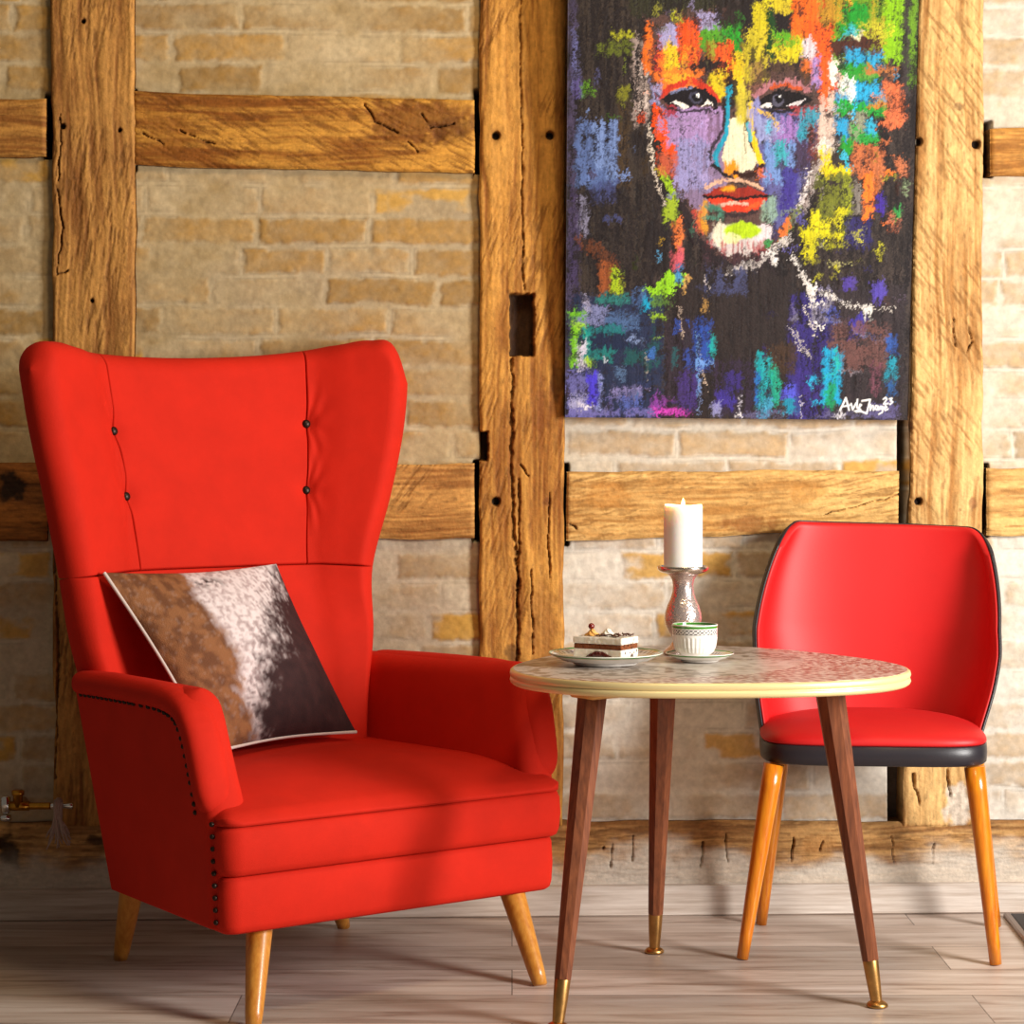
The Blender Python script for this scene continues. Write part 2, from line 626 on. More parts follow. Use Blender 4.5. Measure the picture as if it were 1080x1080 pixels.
# timbers ------------------------------------------------------------------
def timber(name, label, corners, light, darkc, seed, vertical, diag=0., holes=(), cracks=(), blots=(), notches=(), off=TO, wash=0, step=.0022, rough=1., along=None):
    """an old hewn beam. corners in the photo: TL, TR, BR, BL"""
    q = np.array([wall_uz(x, y, off) for x, y in corners])
    TL, TR, BR, BL = q
    wl = max(np.linalg.norm(TR-TL), np.linalg.norm(BR-BL))
    hl = max(np.linalg.norm(BL-TL), np.linalg.norm(BR-TR))
    ns = max(8, int(wl/step))
    nt = max(8, int(hl/step))
    s, t = np.meshgrid(np.linspace(0, 1, ns), np.linspace(0, 1, nt))
    P = (TL*((1-s)*(1-t))[..., None]+TR*(s*(1-t))[..., None]+BR*(s*t)[..., None]+BL*((1-s)*t)[..., None])
    U, Z = P[..., 0].copy(), P[..., 1].copy()
    a, b = (Z, U) if vertical else (U, Z)
    ds = np.minimum(s, 1-s)*wl
    dt = np.minimum(t, 1-t)*hl
    # hewn, wavy arrises
    U += (fbm(Z*11, U*0+seed, seed, 3)-.5)*.010*(1 if vertical else .5)*np.where(ds < .03, 1-ds/.03, 0)*rough
    Z += (fbm(U*11, Z*0+seed, seed+2, 3)-.5)*.010*(.5 if vertical else 1)*np.where(dt < .03, 1-dt/.03, 0)*rough
    wv = (fbm(a*2.2, b*5, seed+5)-.5)*.05
    g1 = fbm(a*2.6, (b+wv)*46, seed)
    g2 = fbm(a*9, (b+wv)*190, seed+11)
    mt = fbm(a*6, b*9, seed+17)
    fn = fbm(a*60, b*220, seed+19, 3)
    ca, sa = math.cos(diag), math.sin(diag)
    p, r = a*ca+b*sa, -a*sa+b*ca
    saw = sst(.50, .70, fbm(p*26, r*230, seed+23, 3))*sst(.36, .58, fbm(p*7, r*9, seed+29))
    val = .36*g1+.36*g2+.28*mt
    c = mix(lin(darkc)*np.ones(3), lin(light)*np.ones(3), sst(.32, .62, val))
    c = mix(c, lin(darkc)*.62*np.ones(3), saw*.62)
    c = c*(.68+.64*fn)[..., None]
    h = (g1-.5)*.006+(g2-.5)*.002-saw*.0016+(mt-.5)*.004
    # pores and flecks
    fl = sst(.78, .84, fbm(a*60, b*170, seed+37, 2))
    c = mix(c, lin((80, 48, 24))*np.ones(3), fl*.35)
    # the photo position of every vertex, to place the timber's own marks
    PP = wallP(U, Z, np.full(U.shape, off))
    X = 540+F*PP[..., 0]/PP[..., 1]
    Y = 460-F*(PP[..., 2]-EYE)/PP[..., 1]
    for (bx, by, rx, ry, cc, al) in blots:
        e = np.sqrt(((X-bx)/rx)**2+((Y-by)/ry)**2)+(fbm(X*.09, Y*.09, seed+41)-.5)*1.1
        k = 1-sst(.6, 1.05, e)
        c = mix(c, lin(cc)*(.6+.8*fbm(X*.25, Y*.25, seed+43))[..., None], k*al)
        h = h-k*al*.004*fbm(X*.2, Y*.2, seed+47)
    for pts, wd in cracks:
        pts = np.array(pts, float)
        e = np.full(X.shape, 1e9)
        jx = (fbm(Y*.09, X*.09, seed+53)-.5)*4
        jy = (fbm(X*.09, Y*.09, seed+59)-.5)*4
        for i in range(len(pts)-1):
            A, B = pts[i], pts[i+1]
            dx, dy = B-A
            tt = np.clip(((X+jx-A[0])*dx+(Y+jy-A[1])*dy)/(dx*dx+dy*dy), 0, 1)
            e = np.minimum(e, np.hypot(X+jx-A[0]-tt*dx, Y+jy-A[1]-tt*dy))
        k = 1-sst(wd*.25, wd*.95, e+(fbm(X*.2, Y*.2, seed+61)-.35)*wd*1.2)
        h = h-k*.010
        c = mix(c, lin((78, 46, 24))*np.ones(3), k*.75)
    for (hx, hy, hr) in holes:
        e = np.hypot(X-hx, Y-hy)
        k = 1-sst(hr*.8, hr*1.1, e)
        h = h-k*.016
        c = mix(c, lin((34, 22, 16))*np.ones(3), k)
        c = mix(c, lin(darkc)*.7*np.ones(3), (1-sst(hr, hr*2.2, e))*(1-k)*.5)
    for (x0, y0, x1, y1) in notches:
        jj = (fbm(X*.15, Y*.15, seed+67)-.5)*3
        k = sst(x0-1, x0+.6, X+jj)*sst(-x1-1, -x1+.6, -X+jj)*sst(y0-1, y0+.6, Y+jj)*sst(-y1-1, -y1+.6, -Y+jj)
        h = h-k*.040
        c = mix(c, lin((46, 28, 20))*(.6+.8*fbm(X*.3, Y*.05, seed+71))[..., None], k*.95)
    if wash:
        k = sst(.40, .62, .55*fbm(U*9, Z*14, seed+73)+wash*t-.03)
        c = mix(c, lin((204, 194, 180))*np.ones(3)*(.8+.35*fn)[..., None], k*.85)
    e = np.minimum(ds, dt)
    h = h-.008*(1-rnd(e, .010))
    V = wallP(U, Z, off+h)
    # sides go back into the wall
    bd = np.concatenate([np.arange(ns), np.arange(1, nt)*ns+ns-1, (nt-1)*ns+np.arange(ns-2, -1, -1), np.arange(nt-2, 0, -1)*ns])
    Vf = V.reshape(-1, 3)
    back = Vf[bd].copy()
    back -= WN*.07
    n0 = nt*ns
    m = len(bd)
    k = np.arange(m)
    side = np.stack([bd, n0+k, n0+(k+1) % m, bd[(k+1) % m]], 1)
    cols = np.concatenate([c.reshape(-1, 3), np.tile(lin(darkc), (m, 1))])
    o = mesh_obj(name, np.concatenate([Vf, back]), np.concatenate([gridF(nt, ns, flip=True), side]), M_OAK, col=cols, recalc=False, rebase=True)
    return tag(o, label, 'timber beam', kind='structure')


GOLD, GOLDD = (204, 146, 68), (140, 84, 32)
PALE, PALED = (224, 180, 116), (168, 116, 60)
timber('trim_1', 'upright oak post rising behind the armchair at far left', [(53, -110), (143, -110), (141, 872), (57, 872)], (196, 142, 74), (134, 84, 38), 1, True, diag=.15,
       cracks=[([(60, 200), (66, 240), (60, 290), (72, 285)], 1.6), ([(64, 120), (62, 190)], 1.2), ([(56, 560), (62, 700), (58, 820)], 2)],
       holes=[(66, 133, 3), (88, 22, 2.5), (126, 137, 2), (97, 317, 2)])
timber('trim_2', 'wide oak post with a dark mortise between armchair and painting', [(506, -110), (598, -110), (594, 872), (506, 872)], GOLD, GOLDD, 2, True, diag=.32,
       holes=[(523, 143, 4.5), (580, 143, 4.5), (523, 529, 4.8)],
       notches=[(538, 310, 563, 375), (500, 456, 514, 486)],
       cracks=[([(548, -20), (550, 120), (552, 305)], 1.8), ([(540, 378), (539, 470), (541, 540), (546, 610), (545, 700)], 3.2), ([(548, 505), (547, 570), (545, 640)], 2.4),
               ([(580, 520), (578, 570), (580, 610)], 1.4), ([(560, 600), (562, 690)], 1.6), ([(548, 490), (558, 502)], 1.2)],
       blots=[(577, 529, 6, 6, (120, 70, 30), .8), (575, 430, 16, 30, (120, 66, 28), .5), (588, 400, 8, 20, (70, 40, 22), .6), (570, 660, 20, 50, (150, 96, 44), .5), (540, 690, 8, 14, (60, 36, 20), .6)])
timber('trim_3', 'pale saw-marked oak post right of the painting', [(972, -110), (1038, -110), (1036, 872), (953, 872)], PALE, PALED, 3, True, diag=-.62,
       holes=[(969, 149, 4.5), (1030, 152, 4.8), (969, 529, 4.2)],
       blots=[(1026, 531, 6, 7, (130, 80, 50), .6), (957, 450, 6, 24, (70, 36, 22), .8), (1010, 112, 5, 5, (90, 60, 40), .6), (985, 700, 30, 50, (196, 150, 96), .4), (1010, 850, 16, 26, (205, 192, 176), .9)],
       cracks=[([(1022, 345), (1026, 360), (1020, 372)], 1.6), ([(1005, 335), (1008, 365)], 1.2), ([(962, 815), (970, 850)], 2.5), ([(998, 812), (1002, 840)], 1.8)])
timber('trim_4', 'short oak rail at the upper left frame edge', [(-60, 104), (49, 104), (49, 165), (-60, 166)], (196, 140, 66), (136, 84, 34), 4, False, diag=.2)
timber('trim_5', 'horizontal oak rail with burl grain above the armchair', [(140, 96), (501, 105), (501, 182), (140, 174)], (204, 146, 60), (134, 78, 24), 5, False, diag=-.5,
       blots=[(440, 125, 60, 26, (112, 62, 20), .75), (475, 135, 26, 14, (90, 50, 18), .6), (180, 140, 30, 22, (146, 90, 30), .5)],
       cracks=[([(385, 110), (395, 128), (420, 140)], 1.5), ([(445, 120), (455, 135), (480, 130)], 1.6), ([(430, 150), (440, 160)], 1.3), ([(150, 140), (172, 152)], 1.2), ([(190, 138), (225, 152)], 1.2)])
timber('trim_6', 'oak rail end at the upper right frame edge', [(1045, 134), (1140, 134), (1140, 187), (1045, 184)], (208, 150, 74), (150, 96, 40), 6, False, diag=.2)
timber('trim_7', 'dark knotted rail at left behind the armchair wing', [(-60, 488), (49, 488), (49, 571), (-60, 571)], (160, 100, 44), (100, 58, 26), 7, False,
       blots=[(10, 516, 17, 19, (34, 20, 12), .95)])
timber('trim_8', 'oak rail passing behind the armchair right wing', [(142, 490), (501, 489), (501, 568), (142, 569)], (206, 152, 82), (150, 98, 46), 8, False, diag=.9)
timber('trim_9', 'pale oak rail under the painting behind the candle', [(598, 497), (949, 497), (949, 560), (598, 570)], (226, 180, 110), (176, 124, 62), 9, False, diag=.2,
       cracks=[([(868, 543), (905, 534), (949, 521)], 1.2), ([(600, 552), (608, 557)], 1.6)],
       blots=[(790, 552, 34, 10, (150, 94, 44), .7), (850, 520, 22, 12, (190, 134, 66), .6), (640, 520, 30, 16, (196, 136, 66), .5)])
timber('trim_10', 'pale oak rail end at the right frame edge above the chair', [(1041, 495), (1140, 495), (1140, 567), (1041, 566)], (224, 178, 110), (174, 124, 66), 10, False)
vc = []
for x_ in (612, 636, 645, 668, 700, 742, 765, 800, 836, 868, 905, 940, 985):
    vc.append(([(x_, 880+(x_*7) % 17), (x_+(x_*3) % 7-3, 892+(x_*11) % 26)], .9+(x_*13 % 10)*.1))
timber('trim_11', 'whitewashed weathered sill beam above the baseboard', [(-120, 868), (1200, 866), (1200, 938), (-120, 944)], (196, 150, 92), (134, 90, 48), 11, False, off=.012, wash=.55, cracks=vc,
       blots=[(700, 905, 60, 14, (170, 120, 66), .5), (860, 890, 20, 12, (170, 120, 66), .6), (10, 905, 14, 30, (40, 24, 14), .9), (100, 887, 14, 7, (40, 24, 14), .8)])


# baseboard and floor -----------------------------------------------------
def baseboard():
    u0, u1 = -1.4, 1.4
    zt = .062
    prof = [(.0, zt), (.030, zt), (.034, zt-.004), (.034, 0.0035), (.030, .0005), (.0, 0.0005)]
    ui = np.array([u0, u1])
    V = np.stack([wallP(ui, np.full(2, z), o) for o, z in prof], 0).reshape(-1, 3)
    n = len(prof)
    f = [(i*2, i*2+1, ((i+1) % n)*2+1, ((i+1) % n)*2) for i in range(n)]
    f += [tuple(i*2 for i in range(n)), tuple(i*2+1 for i in range(n))[::-1]]
    o = mesh_obj('baseboard_back', V, f, M_BASE, smooth=False, rebase=True)
    tag(o, 'greyed wood laminate baseboard along the back wall', 'baseboard', kind='structure')


baseboard()
fx = [(-2.2, 2.0, 0), (2.4, 2.0, 0), (2.4, 4.9, 0), (-2.2, 4.9, 0)]
fl = mesh_obj('floor', fx+[(x, y, -.03) for x, y, z in fx], [(0, 1, 2, 3), (7, 6, 5, 4), (0, 4, 5, 1), (1, 5, 6, 2), (2, 6, 7, 3), (3, 7, 4, 0)], M_FLOOR, smooth=False)
tag(fl, 'greyed oak laminate plank floor', 'floor', kind='structure')

# dark floor plate at the right edge
pl = thing('hearth_plate', 'dark glass floor plate at the right edge behind the red chair leg', 'floor plate', (1.2, 4.25, 0))
pa = np.array([(.948, 3.55), (1.6, 3.55), (1.6, 4.64), (1.005, 4.64)])
V, f = rings(densify(pa, .5)-np.array([1.2, 4.25]), [(0.012, .0005), (0.012, .008), (.016, .009)])
mesh_obj('plate', V, f, M_SLATE, pl, smooth=False)
e = np.array([(.945, 3.55), (.960, 3.55), (1.017, 4.64), (1.002, 4.64)])-np.array([1.2, 4.25])
V, f = rings(e, [(0, .0005), (0, .006), (.003, .009)])
mesh_obj('edge_strip', V, f, M_PLATEDGE, pl, smooth=False)

# ------------------------------------------------------------------ armchair
AY = math.radians(36)
AX0 = np.array([-.487, 3.773])
EX = np.array([math.cos(AY), math.sin(AY)])
EV = np.array([-math.sin(AY), math.cos(AY)])
ACEN = AX0+EX*.33+EV*.25
ac = thing('wingback_armchair', 'large red wingback armchair with a cowhide cushion on its seat', 'armchair', (ACEN[0], ACEN[1], 0), AY)


def A_(P):
    """armchair measures (u from its left corner, v from its front) to its own axes"""
    P = np.asarray(P, float).copy()
    P[..., 0] -= .33
    P[..., 1] -= .25
    return P


def world_to_a(x, y, z):
    d = np.array([x, y])-AX0
    return (float(d @ EX), float(d @ EV), z)


LV = [  # z, then (u,v): tip, wing, seam, centre, seam, wing, tip
    (.20, [(.055, .44), (.08, .45), (.115, .46), (.29, .465), (.47, .46), (.515, .45), (.565, .44)]),
    (.45, [(.012, .45), (.055, .465), (.105, .475), (.29, .485), (.475, .475), (.53, .465), (.575, .45)]),
    (.60, [(-.03, .46), (.04, .485), (.105, .505), (.29, .515), (.475, .505), (.535, .485), (.585, .46)]),
    (.723, [(-.05, .455), (.03, .50), (.102, .53), (.288, .54), (.474, .53), (.53, .50), (.572, .455)]),
    (.87, [(-.072, .455), (.018, .515), (.090, .56), (.290, .572), (.495, .56), (.555, .515), (.608, .455)]),
    (1.0, [(-.095, .458), (-.004, .525), (.072, .58), (.289, .595), (.508, .58), (.578, .525), (.638, .458)]),
    (1.16, [(-.118, .462), (-.022, .54), (.056, .603), (.286, .616), (.516, .603), (.59, .54), (.655, .462)]),
]
SS = np.array([0, .14, .29, .5, .71, .86, 1.])
LZ = np.array([l[0] for l in LV])
LP = np.array([l[1] for l in LV])            # (7 levels,7,2)


for _i, (_l, _r) in enumerate(((0, .0), (0, .0), (.004, .012), (.006, .020), (.014, .028), (.018, .030), (.020, .030))):
    LP[_i, 0, 0] -= _l
    LP[_i, 1, 0] -= _l*.5
    LP[_i, 6, 0] += _r
    LP[_i, 5, 0] += _r*.5


def back_mid(s, z):
    """s,z arrays (same shape) -> points"""
    lev = hermite(LZ, LP.transpose(0, 1, 2), z.ravel())        # (n,7,2)
    sr = s.ravel()
    i = np.clip(np.searchsorted(SS, sr, 'right')-1, 0, 5)
    m = np.empty_like(lev)
    d = (lev[:, 1:]-lev[:, :-1])/(SS[1:]-SS[:-1])[None, :, None]
    m[:, 0] = d[:, 0]
    m[:, -1] = d[:, -1]
    m[:, 1:-1] = .5*(d[:, 1:]+d[:, :-1])
    k = np.arange(len(sr))
    h = (SS[i+1]-SS[i])[:, None]
    t = ((sr-SS[i])/(SS[i+1]-SS[i]))[:, None]
    uv = ((2*t**3-3*t**2+1)*lev[k, i]+(t**3-2*t**2+t)*h*m[k, i]+(-2*t**3+3*t**2)*lev[k, i+1]+(t**3-t**2)*h*m[k, i+1])
    return np.concatenate([uv, z.ravel()[:, None]], 1).reshape(s.shape+(3,))


def ztop(s):
    return hermite([0, .03, .08, .15, .29, .40, .5, .60, .71, .82, .90, .96, 1], np.array([1.100, 1.142, 1.152, 1.146, 1.136, 1.131, 1.132, 1.138, 1.150, 1.164, 1.172, 1.160, 1.085]), s)


BTN = [(.29, .985), (.29, .862), (.71, 1.0), (.71, .868)]


def back_part(name, s0, s1, z0, z1, tip0, tip1, top, nS, nT, bottom_seam=True):
    r0 = (.05 if tip0 else .012)
    r1 = (.05 if tip1 else .012)
    a = edge_samples(nS, r0/(s1-s0), r1/(s1-s0))
    b = edge_samples(nT, .03, .09 if top else .03)
    A, B = np.meshgrid(a, b)
    s = s0+A*(s1-s0)
    zt = ztop(s) if top else np.full_like(s, z1)
    z = z0+B*(zt-z0)
    P = back_mid(s, z)
    W = .98                                     # length along s in metres (approx.)
    dl = (s-s0)*W
    dr = (s1-s)*W
    db = z-z0
    dtp = zt-z
    T = .036*np.ones_like(s)
    wing = np.clip(np.abs(s-.5)-.21, 0, .3)/.29
    T = T+.006*np.sin(np.clip(wing, 0, 1)*PI)
    T *= rnd(dl, .036 if tip0 else .006, 2 if tip0 else 5)
    T *= rnd(dr, .036 if tip1 else .006, 2 if tip1 else 5)
    T *= rnd(db, .006, 5)
    T *= rnd(dtp, .034 if top else .006, 2 if top else 5)
    # padded crown, button dimples, pleats
    for (bs, bz) in BTN:
        e2 = ((s-bs)*W)**2+(z-bz)**2
        T -= .011*np.exp(-e2/.0006)*(T > .01)
        ang = np.arctan2(z-bz, (s-bs)*W)
        rr = np.sqrt(e2)
        out = 1 if bs > .5 else -1
        T += .0016*np.sin(ang*9+bz*7)*np.exp(-((rr-.05)/.035)**2)*((s-bs)*out > 0)*(T > .02)
    T += .0012*(fbm(s*9, z*9, 77)-.5)*(T > .02)*2
    V, f = pillow(A_(P), T)
    return mesh_obj(name, V, f, M_RED, ac)


back_part('lower_back', 0, 1, .20, .723, True, True, False, 60, 24)
back_part('back_panel', .29, .71, .723, 1.15, False, False, True, 44, 50)
back_part('wing', 0, .29, .723, 1.15, True, False, True, 30, 50)
back_part('wing', .71, 1, .723, 1.15, False, True, True, 30, 50)
for bs, bz in BTN:
    P = back_mid(np.array([[bs, bs+.01], [bs, bs+.01]]), np.array([[bz, bz], [bz+.01, bz+.01]]))
    n = np.cross(P[0, 1]-P[0, 0], P[1, 0]-P[0, 0])
    n /= np.linalg.norm(n)
    V, f = ball((0, 0, 0), .0085, 14, 9)
    V = np.array(V)
    V = V-np.outer(V @ n, n)*.35
    c = A_(P[0, 0])+n*.027*(1 if n[1] < 0 else -1)
    mesh_obj('button', V+c, f, M_STUD, ac)


# arms
def arm(corn, ztopv, sgn, pad_u):
    """corn: mid u at (front bottom, rear bottom, front top, rear top)"""
    nz, nv = 40, 44
    b = edge_samples(nz, .03, .10)
    a = edge_samples(nv, .09, .04)
    A, B = np.meshgrid(a, b)
    ztopp = ztopv
    ztopv = ztopv-.004
    z = .155+B*(ztopv-.155)
    vf = np.interp(z, [.15, .30, .345, .40, .46, .50, .53, .56], [.0, .0, .008, .030, .052, .066, .082, .105])
    vr = np.interp(z, [.15, .56], [.462, .495])
    v = vf+A*(vr-vf)
    fb, rb, ft, rt = corn
    zz = (z-.15)/.4
    u = (fb*(1-A)+rb*A)*(1-zz)+(ft*(1-A)+rt*A)*zz
    P = np.stack([u, v, z], -1)
    T = .040*np.ones_like(u)
    T *= rnd((v-vf), .034, 2.3)*rnd(vr-v, .02)*rnd(ztopv-z, .036, 2.2)*rnd(z-.155, .008, 3)
    ztopv = ztopp
    V, f = pillow(A_(P), T)
    mesh_obj('arm_panel', V, f, M_RED, ac)
    # the rolled pad over the top and down the front
    pv = np.array([(.48, ztopv-.018), (.36, ztopv-.016), (.24, ztopv-.016), (.155, ztopv-.019), (.100, ztopv-.034), (.070, ztopv-.068), (.050, ztopv-.125), (.036, ztopv-.175), (.028, ztopv-.212)])
    q = np.linspace(0, len(pv)-1, 60)
    path = hermite(np.arange(len(pv)), pv, q)
    tg = np.gradient(path, axis=0)
    tg /= np.linalg.norm(tg, axis=1, keepdims=True)
    nr = np.stack([-tg[:, 1], tg[:, 0]], 1)*-1      # outward: up / forward
    nr = np.where((nr[:, 1:2]-nr[:, 0:1]) < 0, -nr, nr)
    L = np.concatenate([[0], np.cumsum(np.linalg.norm(np.diff(path, axis=0), axis=1))])
    hw = .032*rnd(L[-1]-L, .05, 2.2)*rnd(L+.01, .03)+.001
    hh = .0215*rnd(L[-1]-L, .04, 2.0)*rnd(L+.01, .03)+.001
    na = 28
    an = np.arange(na)/na*2*PI
    se = lambda x: np.sign(x)*np.abs(x)**.8
    V = []
    for i in range(len(path)):
        v, z = path[i]-nr[i]*.006
        A0 = np.clip((v-.0)/.47, 0, 1)
        zz = (z-.15)/.4
        u = (fb*(1-A0)+rb*A0)*(1-zz)+(ft*(1-A0)+rt*A0)*zz+sgn*.0175
        wr = 1+.022*math.sin(i*2.3)*(1 if 20 < i < 52 else 0)
        for k in range(na):
            x = hw[i]*se(math.cos(an[k]))
            y = hh[i]*se(math.sin(an[k]))*wr
            V.append((u+x, v+nr[i, 0]*y, z+nr[i, 1]*y))
    f = [tuple(x) for x in gridF(len(path), na, wrap=True)]
    f.append(tuple(range(na))[::-1])
    f.append(tuple(range((len(path)-1)*na, len(path)*na)))
    mesh_obj('arm_pad', A_(np.array(V)), f, M_RED, ac)
    # nailheads under the pad and down the front corner
    studs = []
    acc = -1
    for i in range(2, len(path)):
        if L[i]-acc < .0145:
            continue
        acc = L[i]
        v, z = path[i]-nr[i]*.026
        A0 = np.clip(v/.47, 0, 1)
        zz = (z-.15)/.4
        u = (fb*(1-A0)+rb*A0)*(1-zz)+(ft*(1-A0)+rt*A0)*zz+sgn*.040
        if v < .47:
            studs.append((u, v+.006, z))
    mesh_obj('nailhead_trim', *join([ball(A_(np.array(q_)), .0048, 8, 5) for q_ in studs]), M_STUD, ac)
    studs = []
    for k in range(9 if sgn < 0 else 0):
        z = .335-k*.0205
        zz = (z-.15)/.4
        studs.append((fb*(1-zz)+ft*zz+sgn*.0365, .012, z))
    if studs:
        mesh_obj('nailhead_trim', *join([ball(A_(np.array(q_)), .0048, 8, 5) for q_ in studs]), M_STUD, ac)


arm((.040, .066, .020, .000), .556, -1, 0)
arm((.652, .612, .716, .604), .558, 1, 0)

# seat and base
def taper(V):
    V = np.array(V)
    k = np.clip(V[:, 1]/.47, 0, 1)
    q = np.clip(V[:, 0]/.70, 0, 1)
    V[:, 0] += k*(.034*(1-q)-.050*q)
    return V


ol = densify(rounded_rect(.004, .694, -.018, .47, .032, 10), .03)
V, f = rings(ol, [(.03, .15), (.010, .151), (.003, .156), (.0, .166), (-.002, .20), (.0, .238), (.003, .245), (.009, .2475), (.03, .248)])
mesh_obj('base', A_(taper(V)), f, M_RED, ac)
ol2 = densify(rounded_rect(.000, .706, -.026, .47, .036, 10), .03)
V, f = rings(ol2, [(.03, .248), (.009, .2485), (.003, .252), (-.001, .262), (-.004, .29), (-.002, .318), (.002, .328), (.007, .3315), (.03, .332)])
mesh_obj('seat_band', A_(taper(V)), f, M_RED, ac)


def seat_top():
    a = edge_samples(46, .05, .05)
    b = edge_samples(46, .06, .05)
    A, B = np.meshgrid(a, b)
    u = .000+A*.706
    v = -.026+B*.50
    # rounded corners at the front
    r = .036
    for sg, cx in ((-1, .000+r), (1, .706-r)):
        cy = -.026+r
        dx = np.maximum(sg*(u-cx), 0)
        dy = np.maximum(cy-v, 0)
        m = (dx > 0) & (dy > 0)
        mx = np.maximum(dx, dy)+1e-9
        sc = mx/np.hypot(dx, dy).clip(1e-9)
        u = np.where(m, cx+sg*dx*sc, u)
        v = np.where(m, cy-dy*sc, v)
    fv = 1-np.clip(1-(v+.026)/.24, 0, 1)**2.3
    gu = .62+.38*np.sin(np.clip(A, 0, 1)*PI)
    rim = rnd(np.minimum(u+.002, .708-u), .03)*rnd(v+.028, .025)
    zt = .333+.014*rim+.054*fv*gu*rim
    zt += .0025*(fbm(u*14, v*14, 5)-.5)*rim
    top = np.stack([u, v, zt], -1)
    bot = np.stack([u, v, np.full_like(u, .3325)], -1)
    nt, ns = u.shape
    V = np.concatenate([top.reshape(-1, 3), bot.reshape(-1, 3)])
    idx = np.arange(nt*ns).reshape(nt, ns)
    bd = np.concatenate([idx[0], idx[1:, -1], idx[-1, -2::-1], idx[-2:0:-1, 0]])
    m = len(bd)
    side = np.stack([bd, np.roll(bd, -1), np.roll(bd, -1)+nt*ns, bd+nt*ns], 1)
    return A_(taper(V)), np.concatenate([gridF(nt, ns), gridF(nt, ns, off=nt*ns, flip=True), side])


V, f = seat_top()
mesh_obj('seat', V, f, M_RED, ac)

for foot, top in (((-.428, 3.763), (-.428, 3.862)), ((.0507, 4.055), (-.002, 4.155)), ((-.733, 4.26), (-.700, 4.20)), ((-.335, 4.535), (-.365, 4.47))):
    a = np.array(A_(world_to_a(*top, .155)))
    bb = np.array(A_(world_to_a(*foot, .002)))
    a = a+(a-bb)/(a[2]-bb[2])*.004
    b = np.array(A_(world_to_a(*foot, .002)))
    ts = np.linspace(0, 1, 9)
    path = [a+(b-a)*t for t in ts]
    V, f = tube(path, [.0235-.0095*t for t in ts[:-1]]+[.0125], 20)
    mesh_obj('leg', V, f, M_BEECH, ac)

# ------------------------------------------------------------------ cowhide cushion
TLc, TRc, BRc, BLc = [np.array(p) for p in ((.0, .428, .733), (.378, .462, .735), (.502, .372, .412), (.144, .285, .412))]
n = 72
a = edge_samples(n, .05, .05)
A, B = np.meshgrid(a, a)
P = TLc*((1-A)*(1-B))[..., None]+TRc*(A*(1-B))[..., None]+BRc*(A*B)[..., None]+BLc*((1-A)*B)[..., None]
# edges draw in between the corners
cen = (TLc+TRc+BRc+BLc)/4
pin = .055*(np.sin(A*PI)*(np.abs(B-.5)*2)**3+np.sin(B*PI)*(np.abs(A-.5)*2)**3)
P = P+(cen-P)*pin[..., None]
T = .062*(np.clip(np.sin(A*PI), 0, 1)**.62)*(np.clip(np.sin(B*PI), 0, 1)**.62)
T += .003*(fbm(A*6, B*6, 9)-.5)*np.minimum(1, T*40)
T[0] = T[-1] = 0
T[:, 0] = T[:, -1] = 0
V, f = pillow(A_(P), T)
# hide pattern: brown at the left, white blaze, dark brown at the right
n1 = fbm(A*4, B*4, 13)
n2 = fbm(A*26, B*20, 15)
n3 = fbm(A*80, B*50, 16)
bro = mix(lin((142, 94, 60))*np.ones(3), lin((108, 68, 44))*np.ones(3), sst(.35, .65, n2))
whi = mix(lin((226, 212, 212))*np.ones(3), lin((176, 156, 156))*np.ones(3), sst(.4, .7, n3))
drk = mix(lin((66, 40, 40))*np.ones(3), lin((42, 26, 28))*np.ones(3), n2)
e1 = A-(.36-.10*B)+(n1-.5)*.26+(n2-.5)*.16+(n3-.5)*.08
e2 = A-(1.07-1.17*B+.37*B*B)+(n1-.5)*.24+(n2-.5)*.20+(n3-.5)*.14
c = mix(bro, whi, sst(-.04, .06, e1))
c = mix(c, drk, sst(-.12, .12, e2))
spk = sst(.62, .72, n3)*(e1 < 0)*.12
c = mix(c, lin((200, 180, 170))*np.ones(3), spk)
c = mix(c, lin((40, 24, 22))*np.ones(3), np.exp(-(((A-.47)/.10)**2+((B-.10)/.035)**2))*sst(.45, .55, n2))
nbk = len(V)-A.size
cc = np.concatenate([np.tile(lin((124, 104, 96)), (A.size, 1)), c[1:-1, 1:-1].reshape(-1, 3)])
bdm = np.zeros(A.shape, bool)
bdm[0] = bdm[-1] = bdm[:, 0] = bdm[:, -1] = True
cc[:A.size][bdm.ravel()] = c.reshape(-1, 3)[bdm.ravel()]
cu_c = np.append(A_(cen)[:2], .40)
Rz = np.array([[math.cos(AY), -math.sin(AY), 0], [math.sin(AY), math.cos(AY), 0], [0, 0, 1]])


def a_world(P):
    return np.asarray(P) @ Rz.T+np.array([ACEN[0], ACEN[1], 0])


Vw = a_world(V)
cb = a_world(A_((TLc+TRc+BRc+BLc)/4))
cush = thing('cowhide_cushion', 'square brown and white cowhide cushion leaning in the red armchair', 'cushion', (cb[0], cb[1], .40))
loc = np.array([cb[0], cb[1], .40])
# which side faces the camera?
mesh_obj('cover', Vw-loc, f, M_HIDE, cush, col=cc)
bd = np.concatenate([P[:, 0], P[-1, 1:]])
bd = a_world(A_(bd))-loc
V2, f2 = tube(bd, [.0034]*len(bd), 8)
mesh_obj('piping', V2, f2, M_PIPE, cush)

# ------------------------------------------------------------------ table
TC = np.array([.341, 4.045])
TZ = .575
tb = thing('side_table', 'low three-legged table with a gold-rimmed rounded triangular top', 'table', (TC[0], TC[1], 0))


def t_out(n=180, rot=math.radians(94)):
    a = np.arange(n)/n*2*PI
    r = .341*(1+.078*np.cos(3*(a-rot)))
    return np.stack([r*np.cos(a), r*np.sin(a)], 1)


